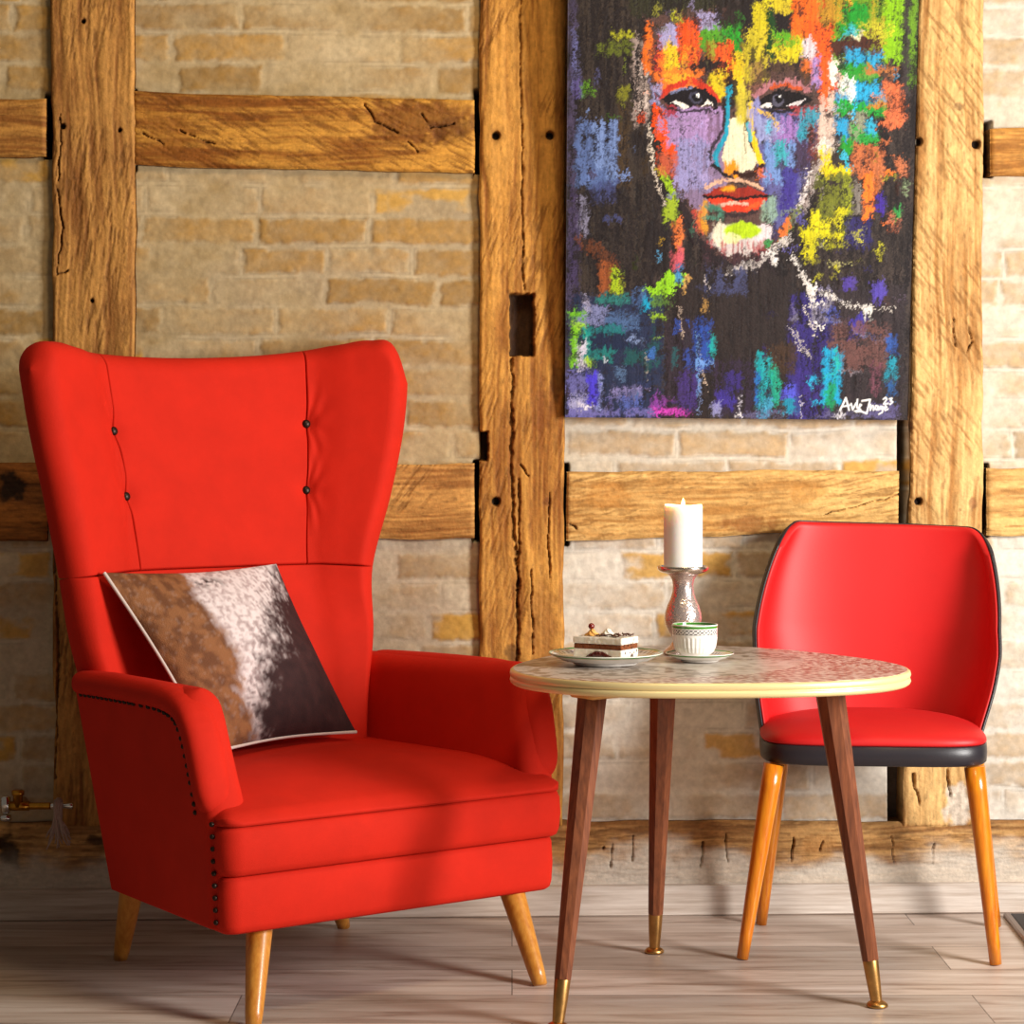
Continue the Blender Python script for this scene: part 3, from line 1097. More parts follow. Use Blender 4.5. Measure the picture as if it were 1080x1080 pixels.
O = t_out()
V, f = rings(O, [(.02, TZ-.026), (.004, TZ-.0255), (.0008, TZ-.023), (-.001, TZ-.019), (.0004, TZ-.0145), (.003, TZ-.0132), (.0005, TZ-.012), (-.001, TZ-.008), (.0, TZ-.003), (.003, TZ-.0006), (.007, TZ-.0002), (.03, TZ-.003)])
mesh_obj('edge_band', V, f, M_GOLDRIM, tb)
rr = np.linspace(0.004, .985, 110)
n = 360
O2 = t_out(n)
V = np.concatenate([np.column_stack([O2*r, np.full(n, TZ)]) for r in rr])
V = np.concatenate([V, np.column_stack([O2*.985, np.full(n, TZ-.004)])])
f = [tuple(x) for x in gridF(len(rr)+1, n, wrap=True)]
f.append(tuple(range(n))[::-1])
f.append(tuple(range(len(rr)*n, (len(rr)+1)*n)))
x, y = V[:, 0], V[:, 1]
sp = fbm(x*170, y*170, 3, 2)
sp2 = fbm(x*70, y*70, 6, 3)
pale = mix(lin((208, 200, 190))*np.ones(3), lin((184, 172, 160))*np.ones(3), sst(.4, .7, sp2))
speck = mix(lin((214, 202, 190))*np.ones(3), lin((150, 104, 94))*np.ones(3), sst(.46, .54, sp))
grey = mix(lin((198, 188, 178))*np.ones(3), lin((140, 124, 110))*np.ones(3), sst(.48, .58, sp2))
k1 = sst(.0, .004, np.hypot(x+.16, y-.10)-.345)      # right lobe
k2 = sst(.0, .004, np.hypot(x-.22, y-.16)-.36)       # left lobe
k3 = sst(.0, .004, np.hypot(x-.02, y+.34)-.42)       # back lobe
c = mix(pale, speck, k1)
c = mix(c, grey, k2*(1-k1))
c = mix(c, grey*.9, k3*(1-k1))
mesh_obj('tabletop', V, f, M_TOP, tb, col=c, smooth=False)
for foot, top in (((.0753, 3.763), (.137, 3.88)), ((.627, 3.907), (.552, 3.955)), ((.270, 4.316), (.280, 4.215))):
    b = np.array([foot[0]-TC[0], foot[1]-TC[1], .002])
    a = np.array([top[0]-TC[0], top[1]-TC[1], TZ-.036])
    ax = (b-a)/np.linalg.norm(b-a)
    Lg = np.linalg.norm(b-a)
    p1 = a+ax*(Lg-.078)
    ts = np.linspace(0, 1, 8)
    V, f = tube([a+(p1-a)*t for t in ts], [.0265-.0118*t for t in ts], 8)
    lg = mesh_obj('leg', V, f, M_WALNUT, tb, smooth=False)
    p2 = b-ax*.008
    V, f = tube([p1-ax*.001, p1+ax*.002, p1+(p2-p1)*.5, p2], [.0128, .0136, .0122, .0098], 20)
    mesh_obj('ferrule', V, f, M_BRASS, lg, sharp=.7)
    V, f = lathe([(.004, .0115), (.009, .0112), (.0155, .0078), (.0185, .0042), (.0185, .0012), (.017, 0)], 28)
    mesh_obj('glide', V+np.array([b[0], b[1], .0005]), f, M_BRASS, lg)
    V, f = rings(rounded_rect(-.048, .048, -.034, .034, .014, 5), [(.012, TZ-.042), (.003, TZ-.040), (0, TZ-.036), (0, TZ-.0262)])
    an = math.atan2(a[1], a[0])
    R2 = np.array([[math.cos(an), -math.sin(an), 0], [math.sin(an), math.cos(an), 0], [0, 0, 1]])
    ctr = np.array([a[0]*.93, a[1]*.93, 0])
    mesh_obj('mounting_block', V @ R2.T+ctr, f, M_PALEWOOD, tb)

# ------------------------------------------------------------------ things on the table
ZT = TZ+.0006


def china(name, prof, paint, parent, n=96, rib=None):
    V, f = lathe(prof, n)
    V = np.array(V)
    ang = np.arctan2(V[:, 1], V[:, 0])
    rad = np.hypot(V[:, 0], V[:, 1])
    c = np.tile(lin((242, 238, 232)), (len(V), 1))
    c = paint(c, rad, V[:, 2], ang, np.repeat(np.arange(len(prof)), n))
    if rib:
        k = rib(np.repeat(np.arange(len(prof)), n), V[:, 2])
        s = 1+k*np.cos(ang*32)*.012
        V[:, 0] *= s
        V[:, 1] *= s
    return mesh_obj(name, V, f, M_CHINA, parent, col=c)


def dense(prof, step=.0012):
    out = []
    for (a, b), (c, d) in zip(prof[:-1], prof[1:]):
        k = max(1, int(math.hypot(c-a, d-b)/step))
        for q in range(k):
            out.append((a+(c-a)*q/k, b+(d-b)*q/k))
    out.append(prof[-1])
    return out


GREEN = lin((70, 140, 44))
GOLDP = lin((196, 150, 70))


def rim_paint(R):
    def p(c, r, z, a, i):
        up = i > i.max()*.46
        c[(r > R-.0050) & (r < R-.0005)] = GREEN
        c[(r > R-.0085) & (r < R-.0066) & up] = GOLDP
        band = (r > R-.018) & (r < R-.0095) & up
        chk = (np.floor(a/(2*PI)*90) % 2) == 0
        c[band & chk] = lin((150, 140, 132))
        return c
    return p


plate = thing('dessert_plate', 'white dessert plate with a green rim under the cake slice', 'plate', (.166, 4.035, ZT))
china('dish', dense([(.002, .0), (.050, .0), (.056, .001), (.058, .004), (.078, .0085), (.099, .0185), (.1015, .0205), (.1020, .0215), (.1008, .0222), (.097, .0206), (.078, .0118), (.060, .0072), (.050, .006), (.002, .006)]), rim_paint(.102), plate)
SCX = (.337, 4.085)
sau = thing('saucer', 'small white saucer under the green-rimmed coffee cup', 'saucer', (SCX[0], SCX[1], ZT))
china('dish', dense([(.002, .0), (.030, .0), (.034, .001), (.035, .003), (.048, .007), (.0595, .0135), (.0615, .0152), (.0612, .0162), (.0585, .0152), (.046, .0095), (.031, .0062), (.026, .0052), (.002, .0050)]), rim_paint(.0615), sau)


def cup_paint(c, r, z, a, i):
    out = i < i.max()*.52
    c[out & (z > .0560) & (z < .0602)] = GREEN
    band = out & (z > .0455) & (z < .0545)
    k = (np.floor(a/(2*PI)*64)+np.floor(z/.0030)) % 2 == 0
    c[band & k] = lin((120, 116, 116))
    c[out & (z > .0444) & (z < .0455)] = lin((150, 146, 140))
    c[out & (z > .0545) & (z < .0552)] = lin((150, 146, 140))
    c[(~out) & (z > .057)] = GREEN
    return c


cup = thing('coffee_cup', 'white ribbed coffee cup with a green rim in front of the candle holder', 'cup', (SCX[0]-.009, SCX[1]-.004, ZT+.0055))
china('bowl', dense([(.002, .0), (.020, .0), (.0225, .0008), (.0225, .004), (.027, .0068), (.0335, .013), (.0375, .022), (.0395, .034), (.0405, .046), (.0410, .0605), (.0409, .0622), (.0397, .0622), (.0393, .058), (.0385, .046), (.0373, .034), (.035, .023), (.030, .013), (.022, .008), (.002, .0065)], .0010),
      cup_paint, cup, 192, rib=lambda i, z: ((i < i.max()*.5) & (z > .012) & (z < .040)).astype(float))
hp = [(-.010, .0385, .046), (-.012, .050, .049), (-.0135, .058, .042), (-.0135, .058, .031), (-.011, .049, .021), (-.009, .036, .019)]
q = np.linspace(0, 5, 30)
V, f = tube(hermite(np.arange(6), np.array(hp), q), [.0032]*30, 10)
mesh_obj('handle', V, f, M_CHINA, cup, col=np.tile(lin((242, 238, 232)), (len(V), 1)))
V, f = lathe([(.0005, .044), (.0375, .044), (.0376, .043), (.0005, .043)], 48)
mesh_obj('coffee', V, f, mat('coffee', C3(70, 40, 22), rough=.1), cup)

# cake slice
CK = thing('cake_slice', 'layered cream and chocolate cake slice on the white plate', 'cake', (.166, 4.033, ZT+.0066), math.radians(-31))


def slab(x0, x1, y0, y1, z0, z1, amp, seed, st=.0022, r=.002):
    """a soft, slightly ragged block"""
    nx = max(3, int((x1-x0)/st))
    ol = densify(rounded_rect(x0, x1, y0, y1, .003, 4), st)
    prof = [(.006, z0), (.0008, z0+.0002), (.0, z0+.001)]
    k = max(2, int((z1-z0)/st))
    prof += [(0, z0+.001+(z1-z0-.002)*i/k) for i in range(1, k)]
    prof += [(0, z1-.001), (r*.5, z1-.0003), (r, z1), (.008, z1+.0004), (.018, z1+.0004)]
    V, f = rings(ol, prof)
    V = np.array(V)
    d = (fbm(V[:, 0]*180+V[:, 2]*90, V[:, 1]*180+V[:, 2]*140, seed, 3)-.5)*amp
    cx, cy = (x0+x1)/2, (y0+y1)/2
    rr = np.hypot(V[:, 0]-cx, V[:, 1]-cy)+1e-6
    V[:, 0] += (V[:, 0]-cx)/rr*d
    V[:, 1] += (V[:, 1]-cy)/rr*d
    return V, f


X0, X1, Y0, Y1 = -.049, .049, -.031, .031
mesh_obj('cherry_filling', *slab(X0+.001, X1-.002, Y0+.001, Y1-.001, .0003, .0055, .003, 1), M_FILL, CK)
mesh_obj('cream_layer', *slab(X0, X1, Y0, Y1, .0055, .0225, .0018, 2), M_CREAM, CK)
mesh_obj('sponge_layer', *slab(X0+.0005, X1-.0008, Y0+.0005, Y1-.0005, .0225, .0315, .0024, 3), M_SPONGE, CK)
mesh_obj('cream_layer', *slab(X0-.0005, X1+.0008, Y0-.0006, Y1, .0315, .0435, .0014, 4), M_CREAM, CK)
rnd_ = random.Random(3)
bl = []
for k in range(9):
    t = k/8
    bl.append(ball((-.016+.040*t, Y0-.0005+rnd_.uniform(-.001, .001), .006+.0075*math.sin(t*PI)), .0066+.0014*rnd_.random(), 10, 7, (1, .6, .85)))
mesh_obj('cherry_compote', *join(bl), M_FILL, CK)


def rosette(cx, cy, z0, r, h):
    V = []
    m, n = 16, 40
    for i in range(m):
        t = i/(m-1)
        rr = r*(1-t)**.75*(1+.10*math.sin(t*PI*3))
        for j in range(n):
            a = 2*PI*j/n
            k = 1+.20*math.cos(6*(a+t*1.6))
            V.append((cx+rr*k*math.cos(a), cy+rr*k*math.sin(a), z0+h*t))
    f = [tuple(x) for x in gridF(m, n, wrap=True)]
    f.append(tuple(range(n))[::-1])
    return V, f


mesh_obj('cream_rosette', *rosette(-.024, -.006, .0435, .0125, .013), M_CARAMEL, CK)
mesh_obj('cream_rosette', *rosette(.000, .008, .0435, .0135, .0135), M_CREAM, CK)
mesh_obj('cherry', *ball((-.025, -.007, .0605), .0056, 18, 12), M_CHERRY, CK)
sh = []
for k in range(70):
    cx, cy = rnd_.uniform(-.01, X1-.004), rnd_.uniform(Y0+.003, Y1-.003)
    a = rnd_.uniform(0, PI)
    l = rnd_.uniform(.002, .0055)
    d = np.array([math.cos(a), math.sin(a), rnd_.uniform(-.2, .4)])*l
    p = np.array([cx, cy, .0455+rnd_.random()*.002])
    sh.append(tube([p-d, p, p+d], [.0006, .0011, .0005], 5))
for k in range(14):
    p = np.array([X1+.001, rnd_.uniform(Y0+.004, Y1-.004), rnd_.uniform(.006, .040)])
    d = np.array([0, .0005, rnd_.uniform(.001, .003)])
    sh.append(tube([p-d, p+d], [.0007, .0005], 5))
mesh_obj('chocolate_shavings', *join(sh), M_CHOC, CK)['kind'] = 'stuff'

# candle holder and candle
HC = (.317, 4.215)
ho = thing('candle_holder', 'silver mercury glass candle holder standing behind the coffee cup', 'candle holder', (HC[0], HC[1], ZT))
V, f = lathe(dense([(.002, 0), (.034, 0), (.0365, .002), (.0365, .006), (.033, .010), (.024, .018), (.0185, .026), (.0195, .032), (.026, .042), (.0320, .054), (.0345, .066), (.0335, .078), (.029, .092), (.0235, .104), (.0200, .116), (.0190, .128), (.0205, .138), (.025, .146), (.030, .1495), (.002, .150)], .003), 64)
mesh_obj('body', V, f, M_MERC, ho)
V, f = lathe([(.002, .1492), (.030, .1495), (.042, .153), (.0465, .1565), (.0478, .1600), (.0478, .1635), (.0468, .1642), (.0455, .1630), (.043, .1605), (.002, .1600)], 72)
mesh_obj('dish', V, f, M_MERCS, ho)
ca = thing('pillar_candle', 'lit white pillar candle standing on the silver holder', 'candle', (HC[0], HC[1], ZT+.1606))
V, f = lathe(dense([(.002, 0), (.034, 0), (.0355, .0015), (.0358, .02), (.0358, .108), (.0356, .1135), (.0345, .1165), (.0330, .1160), (.029, .1115), (.018, .1075), (.002, .1065)], .003), 64)
V = np.array(V)
aa = np.arctan2(V[:, 1], V[:, 0])
V[:, 2] += np.where(V[:, 2] > .112, .0016*np.cos(2*aa+1), 0)
mesh_obj('wax', V, f, M_WAX, ca)
V, f = tube([(0, 0, .106), (.0004, 0, .112), (.0012, 0, .118)], [.0011, .0011, .0009], 8)
mesh_obj('wick', V, f, M_WICK, ca)
V, f = lathe([(.0004, .1130), (.0028, .1145), (.0038, .1172), (.0036, .1200), (.0024, .1240), (.0011, .1272), (.0003, .1295)], 20)
mesh_obj('flame', V, f, M_FLAME, ca)
ld = bpy.data.lights.new('flame_light', 'POINT')
ld.energy = .35
ld.color = (1, .66, .30)
ld.shadow_soft_size = .004
lo = bpy.data.objects.new('flame_light', ld)
COL.objects.link(lo)
lo.location = (HC[0]+.012, HC[1]-.012, ZT+.1606+.138)

# ------------------------------------------------------------------ red chair
CY = math.radians(-5.5)
CC = np.array([.694, 4.405])
ch = thing('side_chair', 'red vinyl chair with black seat band and amber tapered legs', 'chair', (CC[0], CC[1], 0), CY)


def c_loc(x, y):
    d = np.array([x, y])-CC
    return np.array([d[0]*math.cos(CY)+d[1]*math.sin(CY), -d[0]*math.sin(CY)+d[1]*math.cos(CY)])


# seat outline: wide front, rounded rear
so = []
for k in range(160):
    a = k/160*2*PI-PI/2
    ca_, sa_ = math.cos(a), math.sin(a)
    p = .42 if sa_ < 0 else .75
    so.append((.213*math.copysign(abs(ca_)**p, ca_)*(1 if sa_ < 0 else 1-.05*sa_), .185*math.copysign(abs(sa_)**(p if sa_ < 0 else .8), sa_)))
so = densify(np.array(so), .012)
V, f = rings(so, [(.02, .366), (.004, .3665), (.0, .370), (-.001, .385), (0, .4015), (.003, .4035), (.02, .404)])
mesh_obj('seat_band', V, f, M_BLACKV, ch)
prof = [(.004, .4035), (.0012, .405), (.0, .409)]
for t in np.linspace(.06, 1, 22):
    prof.append((.19*t**1.9*.97, .409+.040*math.sin(min(1, t*1.02)*PI/2)))
V, f = rings(so*np.array([.995, .995]), prof[:3])
# crown built by scaling the outline to the middle
Vv = [np.column_stack([so*.985, np.full(len(so), .4036)]), np.column_stack([so*.997, np.full(len(so), .406)])]
for t in np.linspace(0, 1, 26):
    s = math.cos(t*PI/2*.985)
    h = .408+.041*math.sin(t*PI/2)**.9
    Vv.append(np.column_stack([so*s, np.full(len(so), h)]))
n = len(so)
V = np.concatenate(Vv)
f = [tuple(x) for x in gridF(len(Vv), n, wrap=True)]
f.append(tuple(range(n))[::-1])
f.append(tuple(range((len(Vv)-1)*n, len(Vv)*n)))
mesh_obj('seat', V, f, M_VINYL, ch)


# backrest shell: hugging the seat rear, leaning back, rounded upper corners
def shell():
    zs = np.array([.405, .50, .58, .66, .74, .80])
    hwid = np.array([.203, .225, .232, .227, .210, .187])     # half width of the side edges
    fy = np.array([-.02, .02, .055, .09, .128, .155])           # where the side edges stand (front to back)
    by = np.array([.176, .185, .193, .202, .212, .219])         # middle of the back
    a = edge_samples(60, .03, .03)
    b = edge_samples(50, .02, .05)
    A, B = np.meshgrid(a, b)
    c = np.abs(A*2-1)
    zt = .810-.016*A-.062*(1-np.sqrt(1-np.clip((c-.66)/.345, 0, 1)**2))
    z = .400+B*(zt-.400)
    H = hermite(zs, hwid, z)
    Fy = hermite(zs, fy, z)
    By = hermite(zs, by, z)
    th = (A*2-1)*PI/2
    # flat-backed barrel: superellipse
    e = .62
    x = H*np.sign(np.sin(th))*np.abs(np.sin(th))**.86
    y = Fy+(By-Fy)*np.abs(np.cos(th))**e
    P = np.stack([x+.016*np.clip((z-.40)/.15, 0, 1)+.022*np.clip((z-.6)/.2, 0, 1), y, z], -1)
    T = .0095*np.ones_like(x)
    d = np.minimum((1-c)*.33, np.minimum(zt-z, (z-.400)))
    T *= rnd(d, .011, 2)
    return P, T


P, T = shell()
V, f = pillow(P, T)
mesh_obj('backrest', V, f, M_VINYL, ch)
# black back cover and piping
dt = np.gradient(P, axis=0)
ds = np.gradient(P, axis=1)
N = np.cross(ds, dt)
N /= np.linalg.norm(N, axis=-1, keepdims=True)+1e-12
N *= np.where(N[..., 1:2]*1 > 0, 1, 1)
mid = N[len(N)//2, N.shape[1]//2]
sg = 1 if mid[1] > 0 else -1
P2 = P+N*sg*.0046
V, f = pillow(P2, T*.72)
mesh_obj('back_cover', V, f, M_BLACKV, ch)
bd = np.concatenate([P2[:, 0], P2[-1, 1:], P2[-2::-1, -1]])
V, f = tube(bd, [.0022]*len(bd), 8)
mesh_obj('piping', V, f, M_BLACKV, ch)
for foot, top in (((.4314, 4.261), (.492, 4.275)), ((.896, 4.215), (.862, 4.240)), ((.500, 4.565), (.534, 4.515)), ((.966, 4.545), (.908, 4.485))):
    b = np.append(c_loc(*foot), .002)
    a = np.append(c_loc(*top), .364)
    ts = np.linspace(0, 1, 9)
    V, f = tube([a+(b-a)*t for t in ts], [.0195-.0085*t for t in ts], 20)
    mesh_obj('leg', V, f, M_ORANGE, ch)


# ------------------------------------------------------------------ painting
def paint_canvas():
    y0 = -120
    X, Y = np.meshgrid(np.arange(594, 972, .92), np.arange(y0, 442, .92))
    img = np.zeros(X.shape+(3,))
    NV = fbm(X*.42, Y*.035, 101, 3)
    NH = fbm(X*.035, Y*.42, 103, 3)
    NI = fbm(X*.16, Y*.16, 107, 4)
    NF = fbm(X*.55, Y*.55, 109, 3)
    WX = (fbm(X*.07, Y*.11, 111)-.5)*10
    WY = (fbm(X*.11, Y*.07, 113)-.5)*10
    hgt = np.zeros(X.shape)
    img[:] = mix(lin((30, 24, 26))*np.ones(3), lin((66, 56, 52))*np.ones(3), sst(.35, .75, NV*.7+NF*.3))

    def put(m, col, a=1.):
        nonlocal img, hgt
        c = lin(col)*np.ones(3)
        var = (.72+.56*NF)[..., None]
        img = mix(img, np.clip(c*var, 0, 1), np.clip(m*a, 0, 1))
        hgt = np.maximum(hgt*(1-m*.5), m*a*(.4+.6*NI))

    def R(x0, y0_, x1, y1, col, a=1., d='v', rough=.5):
        wob = 1.0
        xx = X+WX*wob*.5
        yy = Y+WY*wob*.5
        soft = 2.2
        if d == 'v':
            yy = yy+(NV-.5)*16
        else:
            xx = xx+(NH-.5)*16
        m = sst(x0-soft, x0+soft, xx)*sst(-x1-soft, -x1+soft, -xx)*sst(y0_-soft, y0_+soft, yy)*sst(-y1-soft, -y1+soft, -yy)
        br = NV if d == 'v' else NH
        k = sst(rough*.62, rough*.62+.22, br*.6+NF*.2+NI*.2)
        put(m*(k if rough > 0 else 1), col, a)

    def E(cx, cy, rx, ry, col, a=1., rough=.3, wob=1.):
        e = np.hypot((X+WX*.4*wob-cx)/rx, (Y+WY*.4*wob-cy)/ry)
        m = 1-sst(.82, 1.06, e)
        k = sst(rough*.62, rough*.62+.2, NF*.5+NI*.5)
        put(m*k if rough else m, col, a)

    def Ln(pts, wd, col, a=1., rough=.3, wob=.5):
        e = np.full(X.shape, 1e9)
        xx, yy = X+WX*.35*wob, Y+WY*.35*wob
        for (ax, ay), (bx, by) in zip(pts[:-1], pts[1:]):
            dx, dy = bx-ax, by-ay
            t = np.clip(((xx-ax)*dx+(yy-ay)*dy)/(dx*dx+dy*dy+1e-9), 0, 1)
            e = np.minimum(e, np.hypot(xx-ax-t*dx, yy-ay-t*dy))
        m = 1-sst(wd*.5-.4, wd*.5+.6, e)
        k = sst(rough*.62, rough*.62+.2, NF*.6+NI*.4)
        put(m*k if rough else m, col, a)

    def Pg(pts, col, a=1., rough=.3):
        xx, yy = X+WX*.5, Y+WY*.5
        ins = np.zeros(X.shape, bool)
        n = len(pts)
        for i in range(n):
            (ax, ay), (bx, by) = pts[i], pts[(i+1) % n]
            if ay == by:
                continue
            c = ((ay > yy) != (by > yy)) & (xx < (bx-ax)*(yy-ay)/(by-ay)+ax)
            ins ^= c
        k = sst(rough*.62, rough*.62+.2, NF*.4+NI*.6)
        put(ins*k if rough else ins.astype(float), col, a)

    D = (34, 28, 30)
    # background, left
    R(594, -120, 604, 442, (74, 66, 104), .6, 'v', .6)
    R(604, -120, 680, 300, (52, 44, 36), .5, 'v', .7)
    R(598, 30, 606, 100, (96, 98, 150), .9, 'v', .6)
    R(643, 33, 664, 40, (176, 178, 40), .9, 'h', .5)
    R(622, 44, 664, 57, (96, 106, 34), .9, 'h', .5)
    R(608, 88, 622, 100, (96, 150, 30), .9, 'v', .5)
    R(648, 92, 663, 107, (124, 124, 34), .9, 'v', .5)
    R(600, 82, 610, 100, (90, 80, 140), .8, 'v', .4)
    R(604, 128, 648, 196, (86, 108, 162), .95, 'v', .52)
    R(622, 128, 648, 180, (118, 142, 196), .8, 'v', .6)
    R(618, 190, 648, 212, (62, 70, 120), .8, 'v', .6)
    R(650, 110, 662, 196, (70, 54, 36), .8, 'v', .5)
    R(605, 205, 618, 250, (132, 130, 158), .8, 'v', .62)
    R(598, 200, 608, 300, (66, 54, 92), .7, 'v', .5)
    Ln([(610, 252), (628, 262), (645, 278), (650, 300)], 14, (100, 56, 34), .8, .5)
    R(630, 275, 646, 312, (150, 80, 40), .9, 'v', .5)
    R(642, 282, 655, 308, (164, 192, 34), 1, 'v', .45)
    R(660, -120, 760, 16, (50, 52, 34), .7, 'v', .5)
    R(700, -120, 790, -20, (100, 110, 34), .7, 'v', .5)
    # face ground
    Pg([(676, 20), (700, 12), (760, 8), (830, 6), (868, 20), (884, 60), (882, 120), (868, 175), (846, 232), (818, 262), (782, 276), (748, 262), (722, 228), (704, 190), (688, 130)], (96, 70, 66), .75, .45)
    Pg([(690, 110), (760, 112), (770, 190), (740, 230), (712, 190)], (142, 122, 160), .8, .35)
    Pg([(800, 112), (868, 120), (852, 200), (820, 245), (800, 180)], (92, 96, 160), .8, .4)
    # left of the face: scraped whites
    R(664, 40, 681, 132, (160, 142, 136), .9, 'v', .66)
    R(668, 60, 680, 118, (214, 198, 190), .8, 'v', .75)
    Ln([(682, 130), (686, 165), (692, 192), (700, 216)], 2.4, (220, 206, 190), .9, .4)
    R(676, 24, 685, 78, (232, 112, 34), 1, 'v', .45)
    R(685, 24, 692, 84, D, .9, 'v', .5)
    R(688, 36, 698, 74, (204, 60, 44), .9, 'v', .5)
    R(693, 26, 713, 50, (156, 150, 196), 1, 'v', .4)
    R(697, 46, 714, 76, (230, 190, 36), 1, 'v', .45)
    R(712, 20, 736, 62, (232, 84, 30), 1, 'v', .35)
    R(716, 46, 733, 78, (228, 160, 40), .9, 'v', .6)
    R(722, 50, 730, 80, (210, 60, 44), .9, 'v', .6)
    R(733, 12, 757, 32, (156, 150, 196), .95, 'h', .5)
    R(705, 10, 716, 22, (190, 190, 40), .9, 'v', .5)
    R(736, 30, 762, 50, (84, 152, 40), 1, 'v', .4)
    R(760, 22, 780, 58, (44, 152, 42), 1, 'v', .4)
    R(742, 44, 756, 64, (150, 90, 34), .9, 'v', .4)
    R(754, 44, 774, 84, (230, 88, 36), 1, 'v', .42)
    R(772, 54, 784, 100, (226, 196, 34), 1, 'v', .4)
    R(752, 0, 792, 26, (36, 30, 30), .9, 'v', .35)
    Ln([(730, 70), (744, 66), (760, 70), (770, 84), (772, 104)], 12, D, .95, .35)
    R(746, 78, 763, 102, (214, 188, 34), 1, 'v', .4)
    R(690, 72, 738, 96, (232, 118, 44), 1, 'h', .38)
    R(700, 76, 730, 86, (236, 170, 44), .8, 'h', .5)
    Ln([(692, 102), (706, 90), (728, 84), (746, 92), (756, 104)], 6, (196, 56, 36), 1, .25)
    R(684, 84, 694, 112, (152, 150, 196), .95, 'v', .4)
    Pg([(683, 110), (697, 114), (702, 136), (714, 160), (702, 164), (688, 142)], (238, 78, 22), 1, .22)
    R(702, 112, 762, 152, (170, 138, 194), .9, 'h', .45)
    R(714, 146, 748, 198, (146, 142, 194), .95, 'v', .42)
    R(745, 118, 766, 150, (120, 92, 120), .8, 'v', .55)
    R(696, 110, 712, 122, (160, 40, 48), .9, 'v', .45)
    # left eye
    Pg([(696, 104), (708, 95), (726, 90), (744, 94), (754, 104), (757, 112), (740, 108), (724, 113), (706, 109)], (26, 20, 26), 1, .05)
    Pg([(706, 106), (716, 106), (727, 111), (720, 113)], (232, 226, 220), 1, .1)
    Pg([(738, 110), (744, 104), (751, 109)], (232, 226, 220), 1, .1)
    E(732, 102, 6.6, 7, (70, 70, 90), 1, .2)
    E(733, 101.5, 4.6, 4.8, (18, 14, 18), 1, 0)
    E(734.4, 99.3, 1.7, 1.6, (255, 255, 255), 1, 0, 0)
    Ln([(706, 97), (716, 93), (728, 91)], 3, (120, 130, 170), .9, .45)
    Ln([(700, 112), (722, 117), (742, 114), (756, 118)], 3, D, .9, .3)
    # nose
    Pg([(770, 124), (780, 120), (790, 148), (801, 168), (797, 176), (782, 180), (766, 176), (760, 164)], (228, 220, 188), 1, .15)
    R(776, 90, 792, 130, (206, 190, 60), .9, 'v', .4)
    Ln([(792, 108), (792, 136), (799, 156), (804, 170)], 6, (228, 196, 34), 1, .22)
    Ln([(768, 92), (767, 118), (766, 140), (758, 154), (754, 164), (757, 174)], 4.6, (36, 152, 184), 1, .12)
    Ln([(764, 104), (763, 134), (752, 152), (748, 166)], 3.4, D, .9, .3)
    Ln([(788, 128), (792, 146)], 4, (60, 170, 190), .9, .3)
    R(764, 168, 779, 186, (228, 144, 26), 1, 'v', .3)
    Ln([(776, 180), (786, 184), (798, 180), (805, 172)], 5, (50, 26, 22), 1, .1)
    Ln([(752, 172), (762, 182), (772, 186)], 4, D, 1, .1)
    Ln([(784, 132), (787, 160)], 1.6, (150, 140, 110), .8, .3)
    R(800, 176, 812, 186, (214, 104, 44), .95, 'h', .3)
    # forehead right
    R(780, 0, 794, 40, D, 1, 'v', .3)
    R(792, 4, 810, 62, (200, 186, 34), 1, 'v', .4)
    R(784, 34, 810, 84, (198, 182, 44), .95, 'v', .45)
    R(814, -10, 838, 14, (206, 186, 40), .95, 'h', .4)
    R(814, 14, 852, 34, D, 1, 'h', .3)
    R(807, 10, 816, 62, (28, 62, 28), 1, 'v', .25)
    R(815, 34, 848, 64, (206, 192, 34), 1, 'h', .35)
    R(816, 33, 840, 48, (70, 158, 34), .95, 'h', .45)
    R(834, -20, 862, 40, (230, 104, 32), 1, 'v', .4)
    R(790, 62, 806, 96, (128, 84, 70), .8, 'v', .5)
    R(850, 24, 882, 64, (234, 92, 32), 1, 'v', .35)
    R(846, 44, 860, 64, (218, 206, 216), .95, 'v', .4)
    R(856, 60, 867, 88, (164, 132, 194), .95, 'v', .35)
    R(848, 60, 858, 82, (216, 110, 44), .9, 'v', .45)
    R(866, 58, 886, 108, (232, 92, 34), 1, 'v', .35)
    R(876, 58, 891, 88, (236, 220, 214), 1, 'v', .4)
    Ln([(798, 84), (814, 72), (836, 68), (852, 80)], 8, (74, 56, 44), .9, .4)
    # right eye
    Ln([(796, 100), (812, 88), (834, 84), (852, 94)], 6, (176, 116, 124), .95, .3)
    Ln([(814, 91), (830, 88), (846, 93)], 4, (196, 84, 44), .95, .25)
    Pg([(795, 111), (806, 100), (822, 94), (842, 96), (860, 103), (852, 108), (834, 114), (812, 113)], (24, 18, 22), 1, .05)
    Pg([(801, 111), (810, 106), (816, 111), (806, 114)], (228, 222, 222), 1, .1)
    Pg([(828, 111), (840, 106), (853, 103), (842, 110)], (222, 216, 220), 1, .1)
    E(821, 105, 6.6, 6.8, (84, 82, 100), 1, .2)
    E(822, 103.5, 4.4, 4.6, (18, 14, 18), 1, 0)
    E(823.4, 100.2, 1.6, 1.5, (255, 255, 255), 1, 0, 0)
    Ln([(806, 113), (826, 117), (848, 111)], 3, D, .95, .25)
    R(834, 111, 862, 122, (190, 76, 84), .9, 'h', .45)
    R(788, 104, 802, 134, (140, 140, 196), .95, 'v', .4)
    R(798, 121, 824, 147, (146, 152, 200), 1, 'v', .3)
    Ln([(800, 116), (814, 120), (826, 136)], 3.6, (220, 180, 70), .9, .4)
    R(822, 124, 846, 152, (156, 116, 186), .95, 'v', .38)
    R(844, 114, 866, 148, (50, 146, 170), .95, 'v', .45)
    R(854, 130, 872, 166, (124, 60, 52), .95, 'v', .4)
